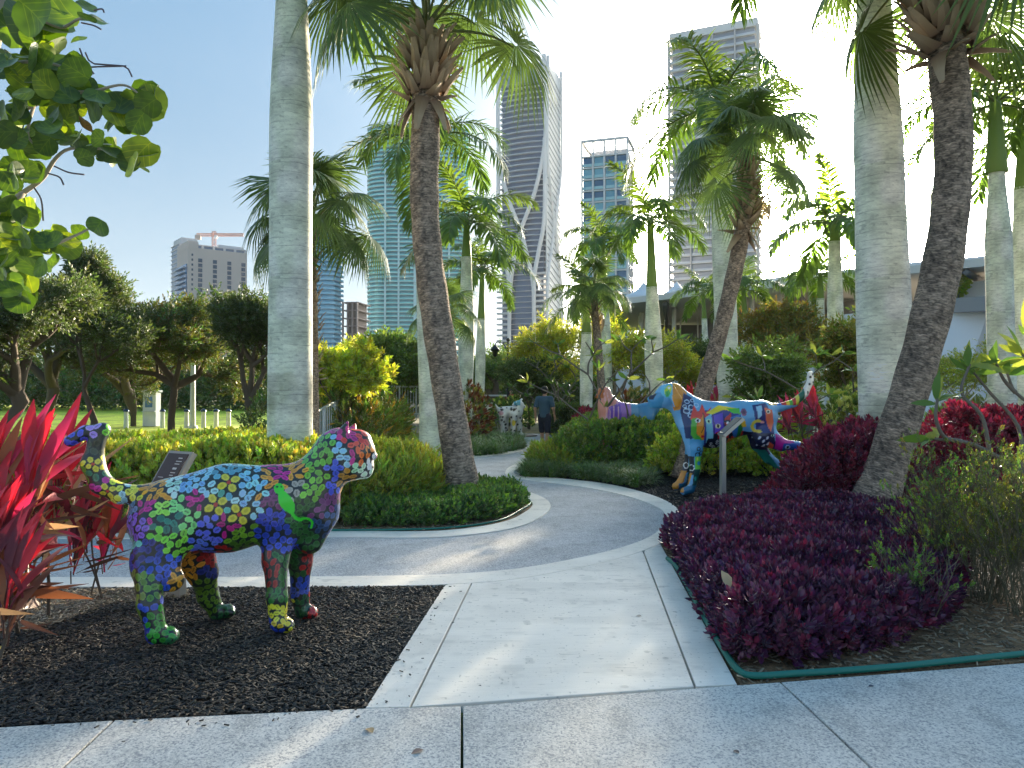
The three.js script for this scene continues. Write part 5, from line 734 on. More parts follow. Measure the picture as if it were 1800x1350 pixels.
{ const tx = lineText('', .5, .36, '#4a3128', '#d8cfc4', [[.62, .12, .2, .03], [.58, .22, .28, .025], [.58, .3, .24, .025], [.6, .42, .2, .06], [.6, .56, .24, .025], [.62, .64, .18, .025], [.12, .72, .26, .02]]);
  lectern({ pos: gx(312, 5.95), yaw: -.55, label: 'brown information sign on a stand behind the flower painted cat', h: .98, w: .3, l: .34, tilt: 1.0, plate: std({ map: tx, roughness: .45 }), frame: std({ color: lin(.42, .36, .3), roughness: .5 }), postW: .16 }); }
{ const t = thing('sign_stand', 'slanted steel information stand seen edge on before the painted dog', 'information sign', gx(1270, 10.5)), mm = new MB(); mm.box(0, .52, 0, .055, 1.06, .14); part('post', mm.geo(true), mSteel, t); const p = part('panel', new THREE.BoxGeometry(.36, .045, .3), mSteel, t); p.position.set(.115, 1.12, 0); p.rotation.z = .72; const pl = part('plate', new THREE.BoxGeometry(.34, .008, .28), std({ color: lin(.1, .1, .12), roughness: .4 }), p); pl.position.y = .026; }
{ const D = 26, t = thing('sign_stand', 'pale slim information stand left of the spotted dog', 'information sign', gx(856, D)), mm = new MB(); mm.box(0, .5, 0, .16, 1.0, .1); part('post', mm.geo(true), std({ color: lin(.62, .58, .5), roughness: .6 }), t); const p = part('panel', new THREE.BoxGeometry(.34, .05, .3), std({ color: lin(.66, .62, .52), roughness: .6 }), t); p.position.set(0, 1.08, .02); p.rotation.x = .6; }
{ const D = 36, t = thing('kiosk', 'small white kiosk at the edge of the sunlit lawn', 'kiosk', gx(267, D)); part('wall', boxG(0, .8, 0, .62, 1.6, .5), M.white, t); part('roof', boxG(0, 1.66, 0, .74, .1, .62), M.pale, t); part('window', boxG(-.02, 1.15, .26, .34, .5, .03), gls(.1, .22, .4), t); part('shelf', boxG(0, .7, .3, .6, .05, .16), M.pale, t); }
{ const D = 34, L = ['left of the small white kiosk', 'just right of the small white kiosk', 'left of the slim grey light pole', 'right of the slim grey light pole', 'two right of the slim light pole', 'nearest the thick smooth palm trunk']; let t0;
  [222, 286, 328, 358, 380, 402].forEach((px, i) => { const lab = 'white dark capped bollard on the lawn edge ' + L[i]; if (i === 0) { t0 = thing('bollard', lab, 'bollard', gx(px, D), 'white bollards along the lawn'); part('post', new THREE.CylinderGeometry(.09, .1, .75, 10).translate(0, .375, 0), M.white, t0); part('cap', new THREE.SphereGeometry(.13, 10, 6, 0, 6.3, 0, 1.6).translate(0, .74, 0), M.dark, t0); } else { const c = t0.clone(); c.name = numbered('bollard'); c.position.copy(gx(px, D)); c.userData = { ...c.userData, label: lab }; scene.add(c); } }); }
{ const D = 34, t = thing('light_pole', 'slim grey pole standing on the lawn left of the smooth palm', 'pole', gx(339, D)); part('shaft', new THREE.CylinderGeometry(.1, .13, 3, 10).translate(0, 1.5, 0), mRailW, t); part('foot', new THREE.CylinderGeometry(.2, .22, .1, 10).translate(0, .05, 0), mRailW, t); }
{ const D = 38, t = thing('counter', 'pale bar counter with flat roof behind the spotted dog', 'counter', gx(868, D)); part('worktop', boxG(0, 1.05, 0, 1.3, .07, .5), M.white, t); part('base', boxG(0, .5, -.1, 1.2, 1, .35), M.shade, t); part('roof', boxG(0, 1.95 - .5, 0, 1.5, .08, .7), M.pale, t); for (const s of [-1, 1]) part('post', boxG(s * .66, .72, 0, .05, 1.44, .05), M.white, t); }
// ---------- palms in place ----------
const pal = (px, d, topPx, topPy) => ({ base: gx(px, d), top: at(topPx, topPy, d) });
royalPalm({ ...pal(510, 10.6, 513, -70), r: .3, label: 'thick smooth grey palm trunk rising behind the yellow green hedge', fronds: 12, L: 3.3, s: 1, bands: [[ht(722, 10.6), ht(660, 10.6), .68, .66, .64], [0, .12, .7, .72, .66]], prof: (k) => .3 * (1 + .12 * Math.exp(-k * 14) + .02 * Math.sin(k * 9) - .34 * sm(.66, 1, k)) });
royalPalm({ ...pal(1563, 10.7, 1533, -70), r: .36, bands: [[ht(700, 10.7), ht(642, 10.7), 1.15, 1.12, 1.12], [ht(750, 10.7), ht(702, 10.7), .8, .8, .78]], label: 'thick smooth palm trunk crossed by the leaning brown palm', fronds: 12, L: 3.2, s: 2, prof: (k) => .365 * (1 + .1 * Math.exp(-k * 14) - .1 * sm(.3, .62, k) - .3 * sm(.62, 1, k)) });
royalPalm({ ...pal(757, 19, 747, 340), r: .26, label: 'smooth palm directly behind the leaning brown trunk with fronds spreading both sides', fronds: 11, L: 2.9, s: 3, shaft: 1.35, bulge: .05 });
royalPalm({ ...pal(819, 25, 820, 452), r: .2, label: 'slim palm with green neck right of the leaning brown trunk', fronds: 12, L: 2.7, s: 4, shaft: 1.15, bulge: .35, pairs: 46 });
royalPalm({ ...pal(842, 30, 846, 560), r: .18, label: 'slim pale palm just left of the lamp post', fronds: 12, L: 2.5, s: 5, shaft: 1.9, bulge: .1, pairs: 46 });
royalPalm({ ...pal(1153, 22, 1146, 505), r: .2, label: 'bottle shaped palm left of the pale tower above the dog head', fronds: 12, L: 2.1, s: 6, shaft: 1.9, bulge: .32, pairs: 46 });
royalPalm({ ...pal(1072, 30, 1062, 500), r: .17, label: 'dark crowned palm before the gridded apartment tower', fronds: 13, L: 2.1, s: 7, shaft: 1.7, bulge: .1, pairs: 46 });
royalPalm({ ...pal(1284, 19, 1266, 290), r: .27, label: 'thick smooth palm behind the leaning palm at the painted dog', fronds: 13, L: 3.0, s: 8, shaft: 1.5, bulge: .02 });
royalPalm({ ...pal(1245, 38, 1238, 560), r: .16, label: 'small young palm left of the leaning palm by the canopy', fronds: 11, L: 2.2, s: 9, shaft: 1.4, pairs: 46, bulge: .1 });
royalPalm({ ...pal(1316, 32, 1309, 558), r: .17, label: 'small palm with green neck just right of the leaning palm', fronds: 12, L: 2.3, s: 10, shaft: 1.2, pairs: 46, bulge: .15 });
royalPalm({ ...pal(1440, 30, 1442, 525), r: .18, label: 'short palm left of the palm hiding the sun', fronds: 12, L: 2.2, s: 11, shaft: .9, pairs: 46, bulge: .1 });
royalPalm({ ...pal(1470, 24, 1467, 425), r: .22, label: 'palm with the sun behind its crown', fronds: 13, L: 2.6, s: 12, shaft: .55, pairs: 46, bulge: .12 });
royalPalm({ ...pal(1764, 15, 1752, 300), r: .24, label: 'bulging pale palm at the right with thin green neck', fronds: 12, L: 2.7, s: 13, shaft: 1.35, bulge: .0, prof: (k) => .24 * (1 + .55 * Math.exp(-k * 9) + .0 - .4 * sm(.75, 1, k)) });
royalPalm({ ...pal(1800, 17, 1800, 330), r: .24, label: 'palm trunk cut by the right edge of the picture', fronds: 11, L: 2.7, s: 14, shaft: 1.3, bulge: .05 });
royalPalm({ ...pal(1030, 27, 1031, 585), r: .22, label: 'short pale palm trunk between the man and the pink dog statue', fronds: 11, L: 2.0, s: 15, shaft: 1.2, pairs: 46, bulge: .05 });

sabalPalm({ pts: [gx(816, 10.9), at(803, 790, 10.9), at(778, 630, 10.9), at(755, 470, 10.9), at(746, 350, 10.9), at(748, 230, 10.9), at(750, 55, 10.9)], r: .225, label: 'leaning brown fan palm on the island in the middle', s: 1, fans: 19, drop: 5.0, size: 1.15, boots: [.84, .97], bootR: 1.9, dead: 0, bootN: 100, hang: 8 });
sabalPalm({ pts: [gx(1518, 9.3), at(1545, 860, 9.3), at(1580, 750, 9.3), at(1622, 610, 9.3), at(1655, 470, 9.3), at(1672, 350, 9.3), at(1676, 230, 9.3), at(1664, 90, 9.3), at(1652, -100, 9.3)], r: .235, label: 'leaning dark fan palm at the right with shaggy leaf bases', s: 2, fans: 28, drop: 5.6, size: 1.15, boots: [.8, .97], bootR: 2.0, dead: 0, bootN: 120, hang: 3 });
sabalPalm({ pts: [gx(1196, 14), at(1238, 680, 14), at(1272, 560, 14), at(1299, 440, 14), at(1312, 360, 14), at(1316, 280, 14)], r: .155, label: 'slender leaning fan palm above the painted dog', s: 3, fans: 26, size: .84, boots: [.76, 1], bootR: 1.7, dead: 1, bootN: 70, hang: 4 });
sabalPalm({ pts: [gx(552, 15), at(552, 700, 15), at(550, 560, 15), at(547, 400, 15)], r: .1, label: 'fan palm half hidden behind the thick smooth left trunk', s: 4, fans: 24, size: .95, boots: [.35, 1], bootR: 2.2, dead: 0, bootN: 110, hang: 0 });
sabalPalm({ pts: [gx(775, 21), at(776, 680, 21), at(782, 560, 21)], r: .11, label: 'small fan palm behind the leaning brown trunk', s: 5, fans: 20, size: .68, boots: [.6, 1], bootR: 1.6, dead: 0, bootN: 30 });
sabalPalm({ pts: [gx(1064, 20), at(1056, 660, 20), at(1047, 560, 20), at(1044, 515, 20)], r: .11, label: 'little fan palm rising behind the bare branched tree', s: 6, fans: 24, size: .6, boots: [.8, 1], bootR: 1.6, dead: 1, bootN: 26 });

// ---------- trees ----------
const tb = (px, d, topPy) => ({ base: gx(px, d), h: ht(topPy, d) });
tree({ ...tb(165, 27, 436), cr: 2.3, tr: .14, label: 'tall thin crowned tree left with sky showing through', s: 1, leaf: 'dark', sp: SP.oak, n: 7000, clump: .3, fork: .3, spreadA: .65, size: 1.15, levels: 5, taper: .8, gaps: .35 });
tree({ ...tb(0, 22, 455), cr: 2.3, tr: .16, label: 'dense dark tree at the left edge of the picture', s: 2, leaf: 'dark', sp: SP.oak, fork: .16, n: 8000, size: 1.15, levels: 5, clump: .3 });
tree({ ...tb(302, 30, 528), cr: 2.7, tr: .15, label: 'forked tree standing on the lawn below the beige tower', s: 3, leaf: 'dark', sp: SP.oak, n: 7000, fork: .2, spreadA: .8, flat: .6, clump: .26, levels: 5, size: 1.15, tint: () => lin(R(.8, 2), R(.8, 1.6), R(.6, 1)) });
tree({ ...tb(445, 25, 500), cr: 1.5, tr: .1, label: 'dark tree just left of the smooth grey trunk', s: 4, leaf: 'dark', sp: SP.oak, n: 5600, size: 1.1, fork: .14, levels: 5, clump: .3 });
tree({ ...tb(85, 34, 485), cr: 3.2, tr: .15, label: 'broad dark tree behind the red plants', s: 5, leaf: 'dark', sp: SP.oak, n: 7500, fork: .14, levels: 5, clump: .26, size: 1.2 });
tree({ ...tb(235, 36, 555), cr: 2.6, tr: .14, label: 'low dark tree between the tall thin tree and the lawn', s: 6, leaf: 'olive', sp: SP.oak, n: 6000, fork: .13, levels: 5, clump: .26, size: 1.2 });
tree({ ...tb(612, 19, 592), cr: 1.05, tr: .06, label: 'bright yellow green tree beside the railing', s: 7, leaf: 'yellow', sp: SP.broad, n: 1400, size: .7, fork: .35, clump: .42, levels: 5 });
tree({ ...tb(700, 26, 588), cr: 1.5, tr: .09, label: 'fresh green tree left of the leaning brown trunk', s: 8, leaf: 'mid', sp: SP.tree, n: 3600, fork: .25, clump: .36, levels: 5 });
tree({ ...tb(640, 30, 610), cr: 1.5, tr: .09, label: 'yellowish tree below the unfinished building', s: 9, leaf: 'yellow', sp: SP.tree, n: 2800, fork: .25 });
tree({ ...tb(858, 44, 612), cr: 2.1, tr: .14, label: 'green tree left of the lamp post far back', s: 10, leaf: 'mid', sp: SP.tree, n: 2800, fork: .25 });
tree({ ...tb(930, 33, 632), cr: 1.15, tr: .05, label: 'small dark round crowned tree behind the man', s: 11, leaf: 'dark', sp: SP.tree, n: 2800, size: .9, fork: .5, clump: .62 });
tree({ ...tb(965, 34, 556), cr: 1.7, tr: .12, label: 'golden tree behind the man with pale trunk', s: 12, leaf: 'yellow', sp: SP.oak, gaps: .4, n: 2700, fork: .4, levels: 5, clump: .3, size: 1.1, wood: mWoodL });
tree({ ...tb(1075, 32, 545), cr: 2.2, tr: .13, label: 'golden green tree behind the bare branched tree', s: 13, leaf: 'yellow', sp: SP.oak, gaps: .4, n: 2800, fork: .35, levels: 5, clump: .3, size: 1.1, wood: mWoodL });
tree({ ...tb(1180, 30, 575), cr: 1.4, tr: .1, label: 'golden leaved tree right of the bottle shaped palm', s: 14, leaf: 'yellow', sp: SP.oak, gaps: .4, n: 2400, fork: .3, levels: 5, clump: .3, size: 1.1, wood: mWoodL });
tree({ ...tb(1375, 29, 530), cr: 1.85, tr: .12, label: 'olive golden tree before the museum wall', s: 15, leaf: 'olive', sp: SP.oak, gaps: .4, n: 3200, fork: .3, levels: 5, clump: .3, size: 1.15, tint: () => lin(R(1.2, 2.6), R(1.1, 1.9), R(.5, .9)) });
tree({ ...tb(1350, 17.5, 605), cr: .85, tr: .05, label: 'light green small leaved tree behind the dog tail', s: 16, leaf: 'mid', sp: SP.tree, n: 1700, size: .75, fork: .22, spreadA: .7, wood: mWoodL, category: 'tree' });
tree({ ...tb(1500, 20, 555), cr: .95, tr: .06, label: 'loose leaved tree left of the thick right trunk', s: 17, leaf: 'olive', sp: SP.tree, n: 1900, size: .8, fork: .22, tint: () => lin(R(1, 2.2), R(1.1, 1.9), R(.5, 1)) });
tree({ ...tb(1215, 34, 596), cr: 2.1, tr: .1, label: 'dark leafy tree in the shade left of the leaning palm', s: 18, leaf: 'dark', sp: SP.tree, n: 3400, fork: .2 });
tree({ ...tb(1690, 29, 585), cr: 1.5, tr: .07, label: 'light spreading tree before the white museum wall', s: 19, leaf: 'yellow', sp: SP.oak, n: 2200, fork: .5, flat: .25, spreadA: .9, size: .9, clump: .5, wood: mWoodL });
{ // far wood closing the view
  seed(77); const list = []; for (let i = 0; i < 24000; i++) { const px = R(-500, 2300), d = R(66, 92), top = 626 + 26 * fbm(px / 70, 2, d / 9, 3) + (px > 430 && px < 560 ? 12 : 0), y = Math.pow(rnd(), .85) * ht(top, d); list.push([M4(gx(px, d).setY(y), qTo(V(R(-1, 1), R(-.2, 1), R(-.3, 1)), R(0, 6)), R(2.4, 4.6)), lin(R(.6, 1.5), R(.7, 1.4), R(.5, 1.2))]); }
  const o = inst('distant_trees', SP.tree, LM.dark, list, scene); o.userData.label = 'far off mass of dark trees beyond the lawn and gardens'; o.userData.category = 'trees';
}
// ---------- hedges, shrubs, ground cover ----------
hedge({ P: [[90, 936], [300, 931], [570, 924], [600, 905], [590, 868], [545, 846], [300, 848], [120, 852], [-60, 862], [-120, 936]], h: .82, label: 'yellow green clipped hedge behind the flower painted cat', s: 1, leaf: 'hedge', n: 15000, size: 1.3, round: .35, bump: .16 });
hedge({ name: 'shrub', category: 'shrub', P: [[575, 918], [690, 912], [765, 895], [790, 872], [730, 858], [600, 862], [560, 880]], h: .7, label: 'loose yellow green shrub at the cat face beside the leaning trunk', s: 2, leaf: 'hedge', sp: SP.narrow, n: 4200, size: .85, round: .4, bump: .35, inner: .4, tint: (p, k) => lin(R(.6, 1.1), R(.7, 1.05), .9) });
hedge({ name: 'ground_cover', category: 'ground cover', P: [[610, 927], [780, 925], [868, 913], [915, 895], [928, 883], [905, 872], [860, 868], [790, 866], [700, 878], [610, 898]], h: .24, label: 'low green ground cover at the foot of the leaning brown palm', s: 3, leaf: 'green', sp: SP.cover, n: 9000, size: 1.15, round: .2, bump: .35, tint: () => { const k = rnd(); return k < .2 ? lin(1.8, 1.8, 1) : lin(R(.7, 1.2), R(.8, 1.2), R(.8, 1.8)); } });
clumps({ name: 'fern_bed', category: 'ferns', P: [[692, 806], [800, 803], [800, 776], [690, 782]], n: 170, geo: FERN, leaf: 'hedge', size: 1.0, s: 4, label: 'bright green ferns left of the leaning trunk' });
clumps({ P: [[800, 805], [880, 798], [922, 788], [916, 777], [850, 772], [795, 780]], n: 620, leaf: 'green', size: 1.25, s: 5, label: 'dark strappy lilyturf before the spotted dog' });
clumps({ P: [[912, 838], [1000, 840], [1060, 847], [1120, 858], [1150, 850], [1130, 832], [1000, 826], [935, 822]], n: 900, leaf: 'green', size: 1.0, s: 6, label: 'strappy lilyturf at the foot of the round clipped hedge' });
hedge({ name: 'shrub', category: 'shrub', P: [[540, 812], [690, 803], [720, 780], [700, 770], [560, 774]], h: 1.35, label: 'mixed green shrubs along the railing behind the cat head', s: 7, leaf: 'mid', sp: SP.narrow, n: 4200, size: 1.3, round: .5, bump: .4, tint: () => rnd() < .15 ? lin(3, 1.2, .8) : lin(R(.7, 1.4), R(.7, 1.3), .9) });
hedge({ name: 'croton_shrub', category: 'shrub', P: [[800, 786], [852, 780], [866, 768], [850, 762], [800, 764]], h: 1.4, label: 'dark red leaved croton right of the leaning trunk', s: 8, leaf: 'olive', sp: SP.croton, n: 900, size: .8, round: .4, bump: .4, tint: () => pick([lin(2.2, .4, .5), lin(1.2, .3, .3), lin(.7, 1, .6), lin(2.6, 2.2, 1)]) });
hedge({ name: 'croton_shrub', category: 'shrub', P: [[850, 756], [935, 756], [935, 750], [850, 750]], h: 1.1, label: 'pale flowering shrubs behind the spotted dog', s: 9, leaf: 'green', sp: SP.croton, n: 700, size: .7, round: .5, bump: .3, tint: () => rnd() < .25 ? lin(6, 3.6, 6) : lin(R(.6, 1.2), R(.7, 1.2), .8) });
hedge({ P: [[975, 826], [1010, 834], [1150, 834], [1215, 826], [1235, 800], [1220, 780], [1080, 777], [1020, 782], [990, 800]], h: .93, label: 'round clipped green hedge right of the man', s: 10, leaf: 'green', n: 15000, size: 1.4, round: .7, bump: .1, tint: () => rnd() < .3 ? lin(R(1.6, 2.6), R(1.3, 1.9), 1) : lin(R(.8, 1.4), R(.85, 1.3), .9) });
hedge({ name: 'shrub', category: 'shrub', P: [[925, 828], [1000, 838], [1020, 826], [985, 803], [945, 808]], h: .5, label: 'feathery yellow green tuft at the left end of the round hedge', s: 11, leaf: 'hedge', sp: SP.narrow, n: 1500, size: .8, round: .4, bump: .4, tint: () => lin(R(.5, .9), R(.6, .9), .6) });
hedge({ name: 'shrub', category: 'shrub', P: [[1145, 842], [1260, 840], [1380, 838], [1410, 812], [1280, 806], [1160, 808]], h: .85, label: 'yellow green shrubs under the belly of the painted dog', s: 12, leaf: 'hedge', sp: SP.hedge, n: 5200, size: 1.5, round: .45, bump: .45, inner: .35, tint: () => lin(R(.7, 1.2), R(.8, 1.15), .9) });
hedge({ name: 'loropetalum_shrub', category: 'shrub', P: [[1335, 898], [1400, 911], [1500, 916], [1590, 908], [1600, 880], [1500, 876], [1420, 878], [1345, 884]], h: 1.12, label: 'dark crimson bush left of the leaning dark palm', s: 13, leaf: 'loro', sp: SP.loro, n: 7600, size: 1.0, round: .6, bump: .3, inner: .25, tint: () => lin(R(.5, 1.5), R(.6, 1.1), R(.6, 1.3)), hf: (p) => { const b = Math.atan2(p.x, -p.z); return b < .36 ? lerp(.2, .72, sm(.325, .372, b)) : lerp(.66, 1.2, sm(.35, .455, b)); } });
hedge({ name: 'loropetalum_shrub', category: 'shrub', P: [[1600, 900], [1850, 905], [2050, 905], [2050, 850], [1850, 842], [1610, 848]], h: 1.08, label: 'crimson bush right of the leaning dark palm', s: 14, leaf: 'loro', sp: SP.loro, n: 7600, size: 1.0, round: .5, bump: .3, inner: .25, tint: () => lin(R(.6, 1.9), R(.6, 1.1), R(.6, 1.2)) });
hedge({ name: 'purple_ground_cover', category: 'ground cover', P: [[1168, 958], [1190, 985], [1236, 1072], [1284, 1155], [1300, 1172], [1420, 1172], [1560, 1140], [1660, 1095], [1690, 1040], [1680, 985], [1610, 935], [1500, 922], [1380, 915], [1260, 918], [1198, 934]], h: .33, label: 'glossy dark purple plants filling the right front bed', s: 15, leaf: 'purple', sp: SP.purple, n: 19000, size: .95, round: .22, bump: .3, inner: .22, tint: (p, k) => { const q = rnd(); return q < .12 ? lin(2.2, .8, 1) : lin(R(.6, 1.3), R(.6, 1.3), R(.7, 1.5)); } });
hedge({ name: 'croton_shrub', category: 'shrub', P: [[1080, 798], [1145, 800], [1150, 785], [1085, 784]], h: 1.5, label: 'cream and red leaved croton behind the pink dog statue', s: 16, leaf: 'olive', sp: SP.croton, n: 700, size: .8, round: .5, bump: .3, tint: () => pick([lin(3, 2.2, 2), lin(2, .5, .6), lin(.8, 1.1, .7)]) });
hedge({ P: [[970, 770], [1050, 770], [1050, 760], [970, 760]], h: .95, label: 'dark clipped box hedge beside the man', s: 17, leaf: 'dark', n: 2200, size: 2, round: .15, bump: .05 });
hedge({ name: 'shrub', category: 'shrub', P: [[1012, 776], [1050, 778], [1052, 770], [1012, 769]], h: .95, label: 'small crimson bush before the dark box hedge', s: 18, leaf: 'loro', sp: SP.loro, n: 900, size: 1.4, round: .5, bump: .2, tint: () => lin(R(1, 2), R(.7, 1), R(.8, 1.2)) });
hedge({ name: 'croton_shrub', category: 'shrub', P: [[1440, 850], [1600, 850], [1620, 815], [1560, 800], [1450, 806]], h: 1.5, label: 'green and cream variegated shrubs left of the thick right trunk', s: 19, leaf: 'green', sp: SP.croton, n: 1800, size: .55, round: .4, bump: .3, tint: () => rnd() < .3 ? lin(6, 3.4, 7) : lin(R(.8, 2), R(.9, 1.5), .8) });
hedge({ name: 'shrub', category: 'shrub', P: [[1170, 800], [1330, 800], [1330, 785], [1170, 785]], h: 1.25, label: 'mixed tropical shrubs behind the back of the painted dog', s: 20, leaf: 'green', sp: SP.croton, n: 1100, size: .7, round: .5, bump: .4, tint: () => pick([lin(1, 1.2, .8), lin(1.4, 1.4, .8), lin(3.4, 2.4, .8), lin(4, 1.2, 1.4)]) });
hedge({ name: 'shrub', category: 'shrub', P: [[1620, 780], [1725, 784], [1740, 768], [1640, 764]], h: 1.0, label: 'bright green bush at the foot of the museum stairs', s: 21, leaf: 'hedge', sp: SP.narrow, n: 1500, size: 1.2, round: .8, bump: .3, tint: () => lin(R(.4, .8), R(.7, 1.1), .8) });
hedge({ name: 'shrub', category: 'shrub', P: [[1700, 788], [1770, 790], [1780, 772], [1715, 770]], h: 1.1, label: 'dark brown rounded bush beside the bright green bush', s: 22, leaf: 'dark', sp: SP.narrow, n: 1300, size: 1.2, round: .8, bump: .1, tint: () => lin(R(1.2, 1.6), R(.7, .9), 1.2) });
hedge({ name: 'shrub', category: 'shrub', P: [[1600, 845], [1800, 852], [2000, 850], [2000, 815], [1640, 815]], h: .72, label: 'low yellowish border plants behind the right crimson bush', s: 23, leaf: 'hedge', sp: SP.hedge, n: 3200, size: 1.4, round: .4, bump: .5, tint: () => lin(R(.4, .8), R(.5, .8), .8) });
hedge({ name: 'shrub', category: 'shrub', P: [[1640, 760], [1770, 764], [1770, 755], [1650, 753]], h: 1.2, label: 'grey green rounded bush on the stairs by the white handrails', s: 24, leaf: 'olive', sp: SP.narrow, n: 1200, size: 1.5, round: 1, bump: .2, tint: () => lin(R(2, 3), R(2, 2.6), 1.6) });
{ // clipped ball bush on the museum ledge
  const D = 38.5, c = at(1672, 496, D), t = thing('shrub', 'round yellow green bush on the museum ledge beside the leaning dark palm', 'shrub', c); seed(51); const l = []; for (let i = 0; i < 900; i++) { const d = V(gauss(), gauss(), gauss()).normalize(); l.push([M4(d.clone().multiply(V(.72, .78, .72)).multiplyScalar(R(.75, 1)), qTo(d.clone().add(V(R(-.5, .5), R(-.2, .7), R(-.5, .5))), R(0, 6)), R(1.2, 2.2)), lin(R(.5, .9), R(.7, 1), .7)]); } inst('foliage', SP.hedge, LM.hedge, l, t); part('planter', new THREE.CylinderGeometry(.4, .35, .5, 14).translate(0, -.8, 0), M.shade, t);
}
hedge({ name: 'shrub', category: 'shrub', P: [[420, 800], [560, 800], [570, 782], [440, 780]], h: 1.4, label: 'dark shrubs behind the hedge left of the smooth trunk', s: 25, leaf: 'dark', sp: SP.tree, n: 900, size: .7, round: .5, bump: .4, tint: () => lin(R(.9, 1.8), R(.9, 1.6), .9) });

// ---------- red-leaved cordylines ----------
const TI = { red: leafMat(lin(.62, .012, .03), .5, .5), pink: leafMat(lin(.6, .03, .12), .5, .4), dark: leafMat(lin(.17, .012, .03), .4, .5), brown: leafMat(lin(.42, .14, .05), .45, .35), olive: leafMat(lin(.12, .05, .03), .35, .45), tan: leafMat(lin(.5, .3, .15), .4, .2) };
const tiG = [[.52, .085, .5], [.46, .075, .8], [.5, .065, 1.15], [.42, .085, .3]].map(([L, W, bend], i) => { const mb = new MB(); mb.tube([V(0, -.1, 0), V(0, .02, 0)], .008, 5, false); leafInto(mb, { L, W, bend, fold: .3, n: 7, base: .45, tip: 1.0 }); return mb.geo(); });
function tiPlant({ base, heads, label, s, stemR = .014, size = 1, pal: palette = ['red', 'red', 'pink', 'dark', 'dark', 'brown', 'olive'], per = 24, group }) {
  seed(s * 37); const t = thing('ti_plant', label, 'red leaved plant', base, group);
  for (const h of heads) {
    const H = h.clone().sub(base), mb = new MB(), f = V(R(-.12, .12), 0, R(-.12, .12)); mb.tube(curve([f, f.clone().lerp(H, .5).add(V(R(-.04, .04), 0, R(-.04, .04))), H], 8), stemR * size, 6); part('stem', mb.geo(), mWoodD, t);
    for (let i = 0; i < per; i++) { const k = i / per, el = lerp(1.45, -.75, Math.pow(k, .85)) + R(-.2, .2), az = i * 2.4 + R(-.3, .3), d = V(Math.cos(az) * Math.cos(el), Math.sin(el), Math.sin(az) * Math.cos(el)); const pi = clamp(Math.floor(k * palette.length + R(-1.2, 1.2)), 0, palette.length - 1); const l = part('leaf', tiG[k < .3 ? pick([0, 3]) : pick([0, 1, 2])], TI[palette[pi]], t); l.position.copy(H).add(V(0, -k * .35 * size, 0)).addScaledVector(d, .07 * size); const sidev = V().crossVectors(UP, d).normalize(), nv = V().crossVectors(d, sidev).normalize(); l.quaternion.setFromRotationMatrix(new THREE.Matrix4().makeBasis(sidev, d, nv.negate().multiplyScalar(-1))); l.quaternion.multiply(new THREE.Quaternion().setFromAxisAngle(UP, R(-.6, .6))); l.scale.setScalar(size * R(.8, 1.2)); }
  }
  return t;
}
tiPlant({ base: gx(20, 5.0), heads: [at(55, 838, 4.9), at(-20, 850, 4.8), at(-5, 960, 4.6)], label: 'tall bright red leaved plant at the left picture edge', s: 1, pal: ['red', 'red', 'pink', 'dark', 'red', 'brown', 'brown', 'tan', 'olive', 'tan'], per: 38, size: .95 });
tiPlant({ base: gx(70, 5.35), heads: [at(110, 830, 5.3), at(60, 930, 5.2)], label: 'red and brown leaved plant behind the cat tail', s: 2, pal: ['red', 'pink', 'dark', 'red', 'brown', 'olive', 'tan', 'brown'], per: 34, size: .86 });
tiPlant({ base: gx(165, 5.9), heads: [at(160, 900, 5.8), at(190, 935, 5.9), at(135, 945, 5.7)], label: 'thin stemmed red plant left of the cat rump', s: 3, per: 24, size: .72, pal: ['red', 'brown', 'dark', 'red', 'brown', 'pink', 'olive'], stemR: .01 });
tiPlant({ base: gx(15, 4.5), heads: [at(20, 1020, 4.45), at(-40, 1000, 4.4)], label: 'drooping brown and maroon leaved plant low at the left edge', s: 4, per: 34, size: .8, pal: ['dark', 'red', 'brown', 'dark', 'olive', 'tan', 'olive'] });
tiPlant({ base: gx(1412, 13.5), heads: [at(1405, 722, 13.5), at(1430, 712, 13.5), at(1385, 735, 13.4), at(1440, 735, 13.6)], label: 'magenta red spiky plant behind the dog tail', s: 5, per: 34, size: .72, pal: ['red', 'pink', 'red', 'pink', 'dark', 'dark'] });
tiPlant({ base: gx(1222, 19), heads: [at(1214, 698, 19), at(1232, 690, 19)], label: 'pink red spiky plant above the dog shoulder', s: 6, per: 26, size: .8, pal: ['red', 'pink', 'red', 'dark'] });
tiPlant({ base: gx(1262, 18), heads: [at(1258, 702, 18), at(1302, 700, 18)], label: 'orange and pink spiky plant above the dog back', s: 7, per: 26, size: .7, pal: ['pink', 'tan', 'brown', 'red'] });

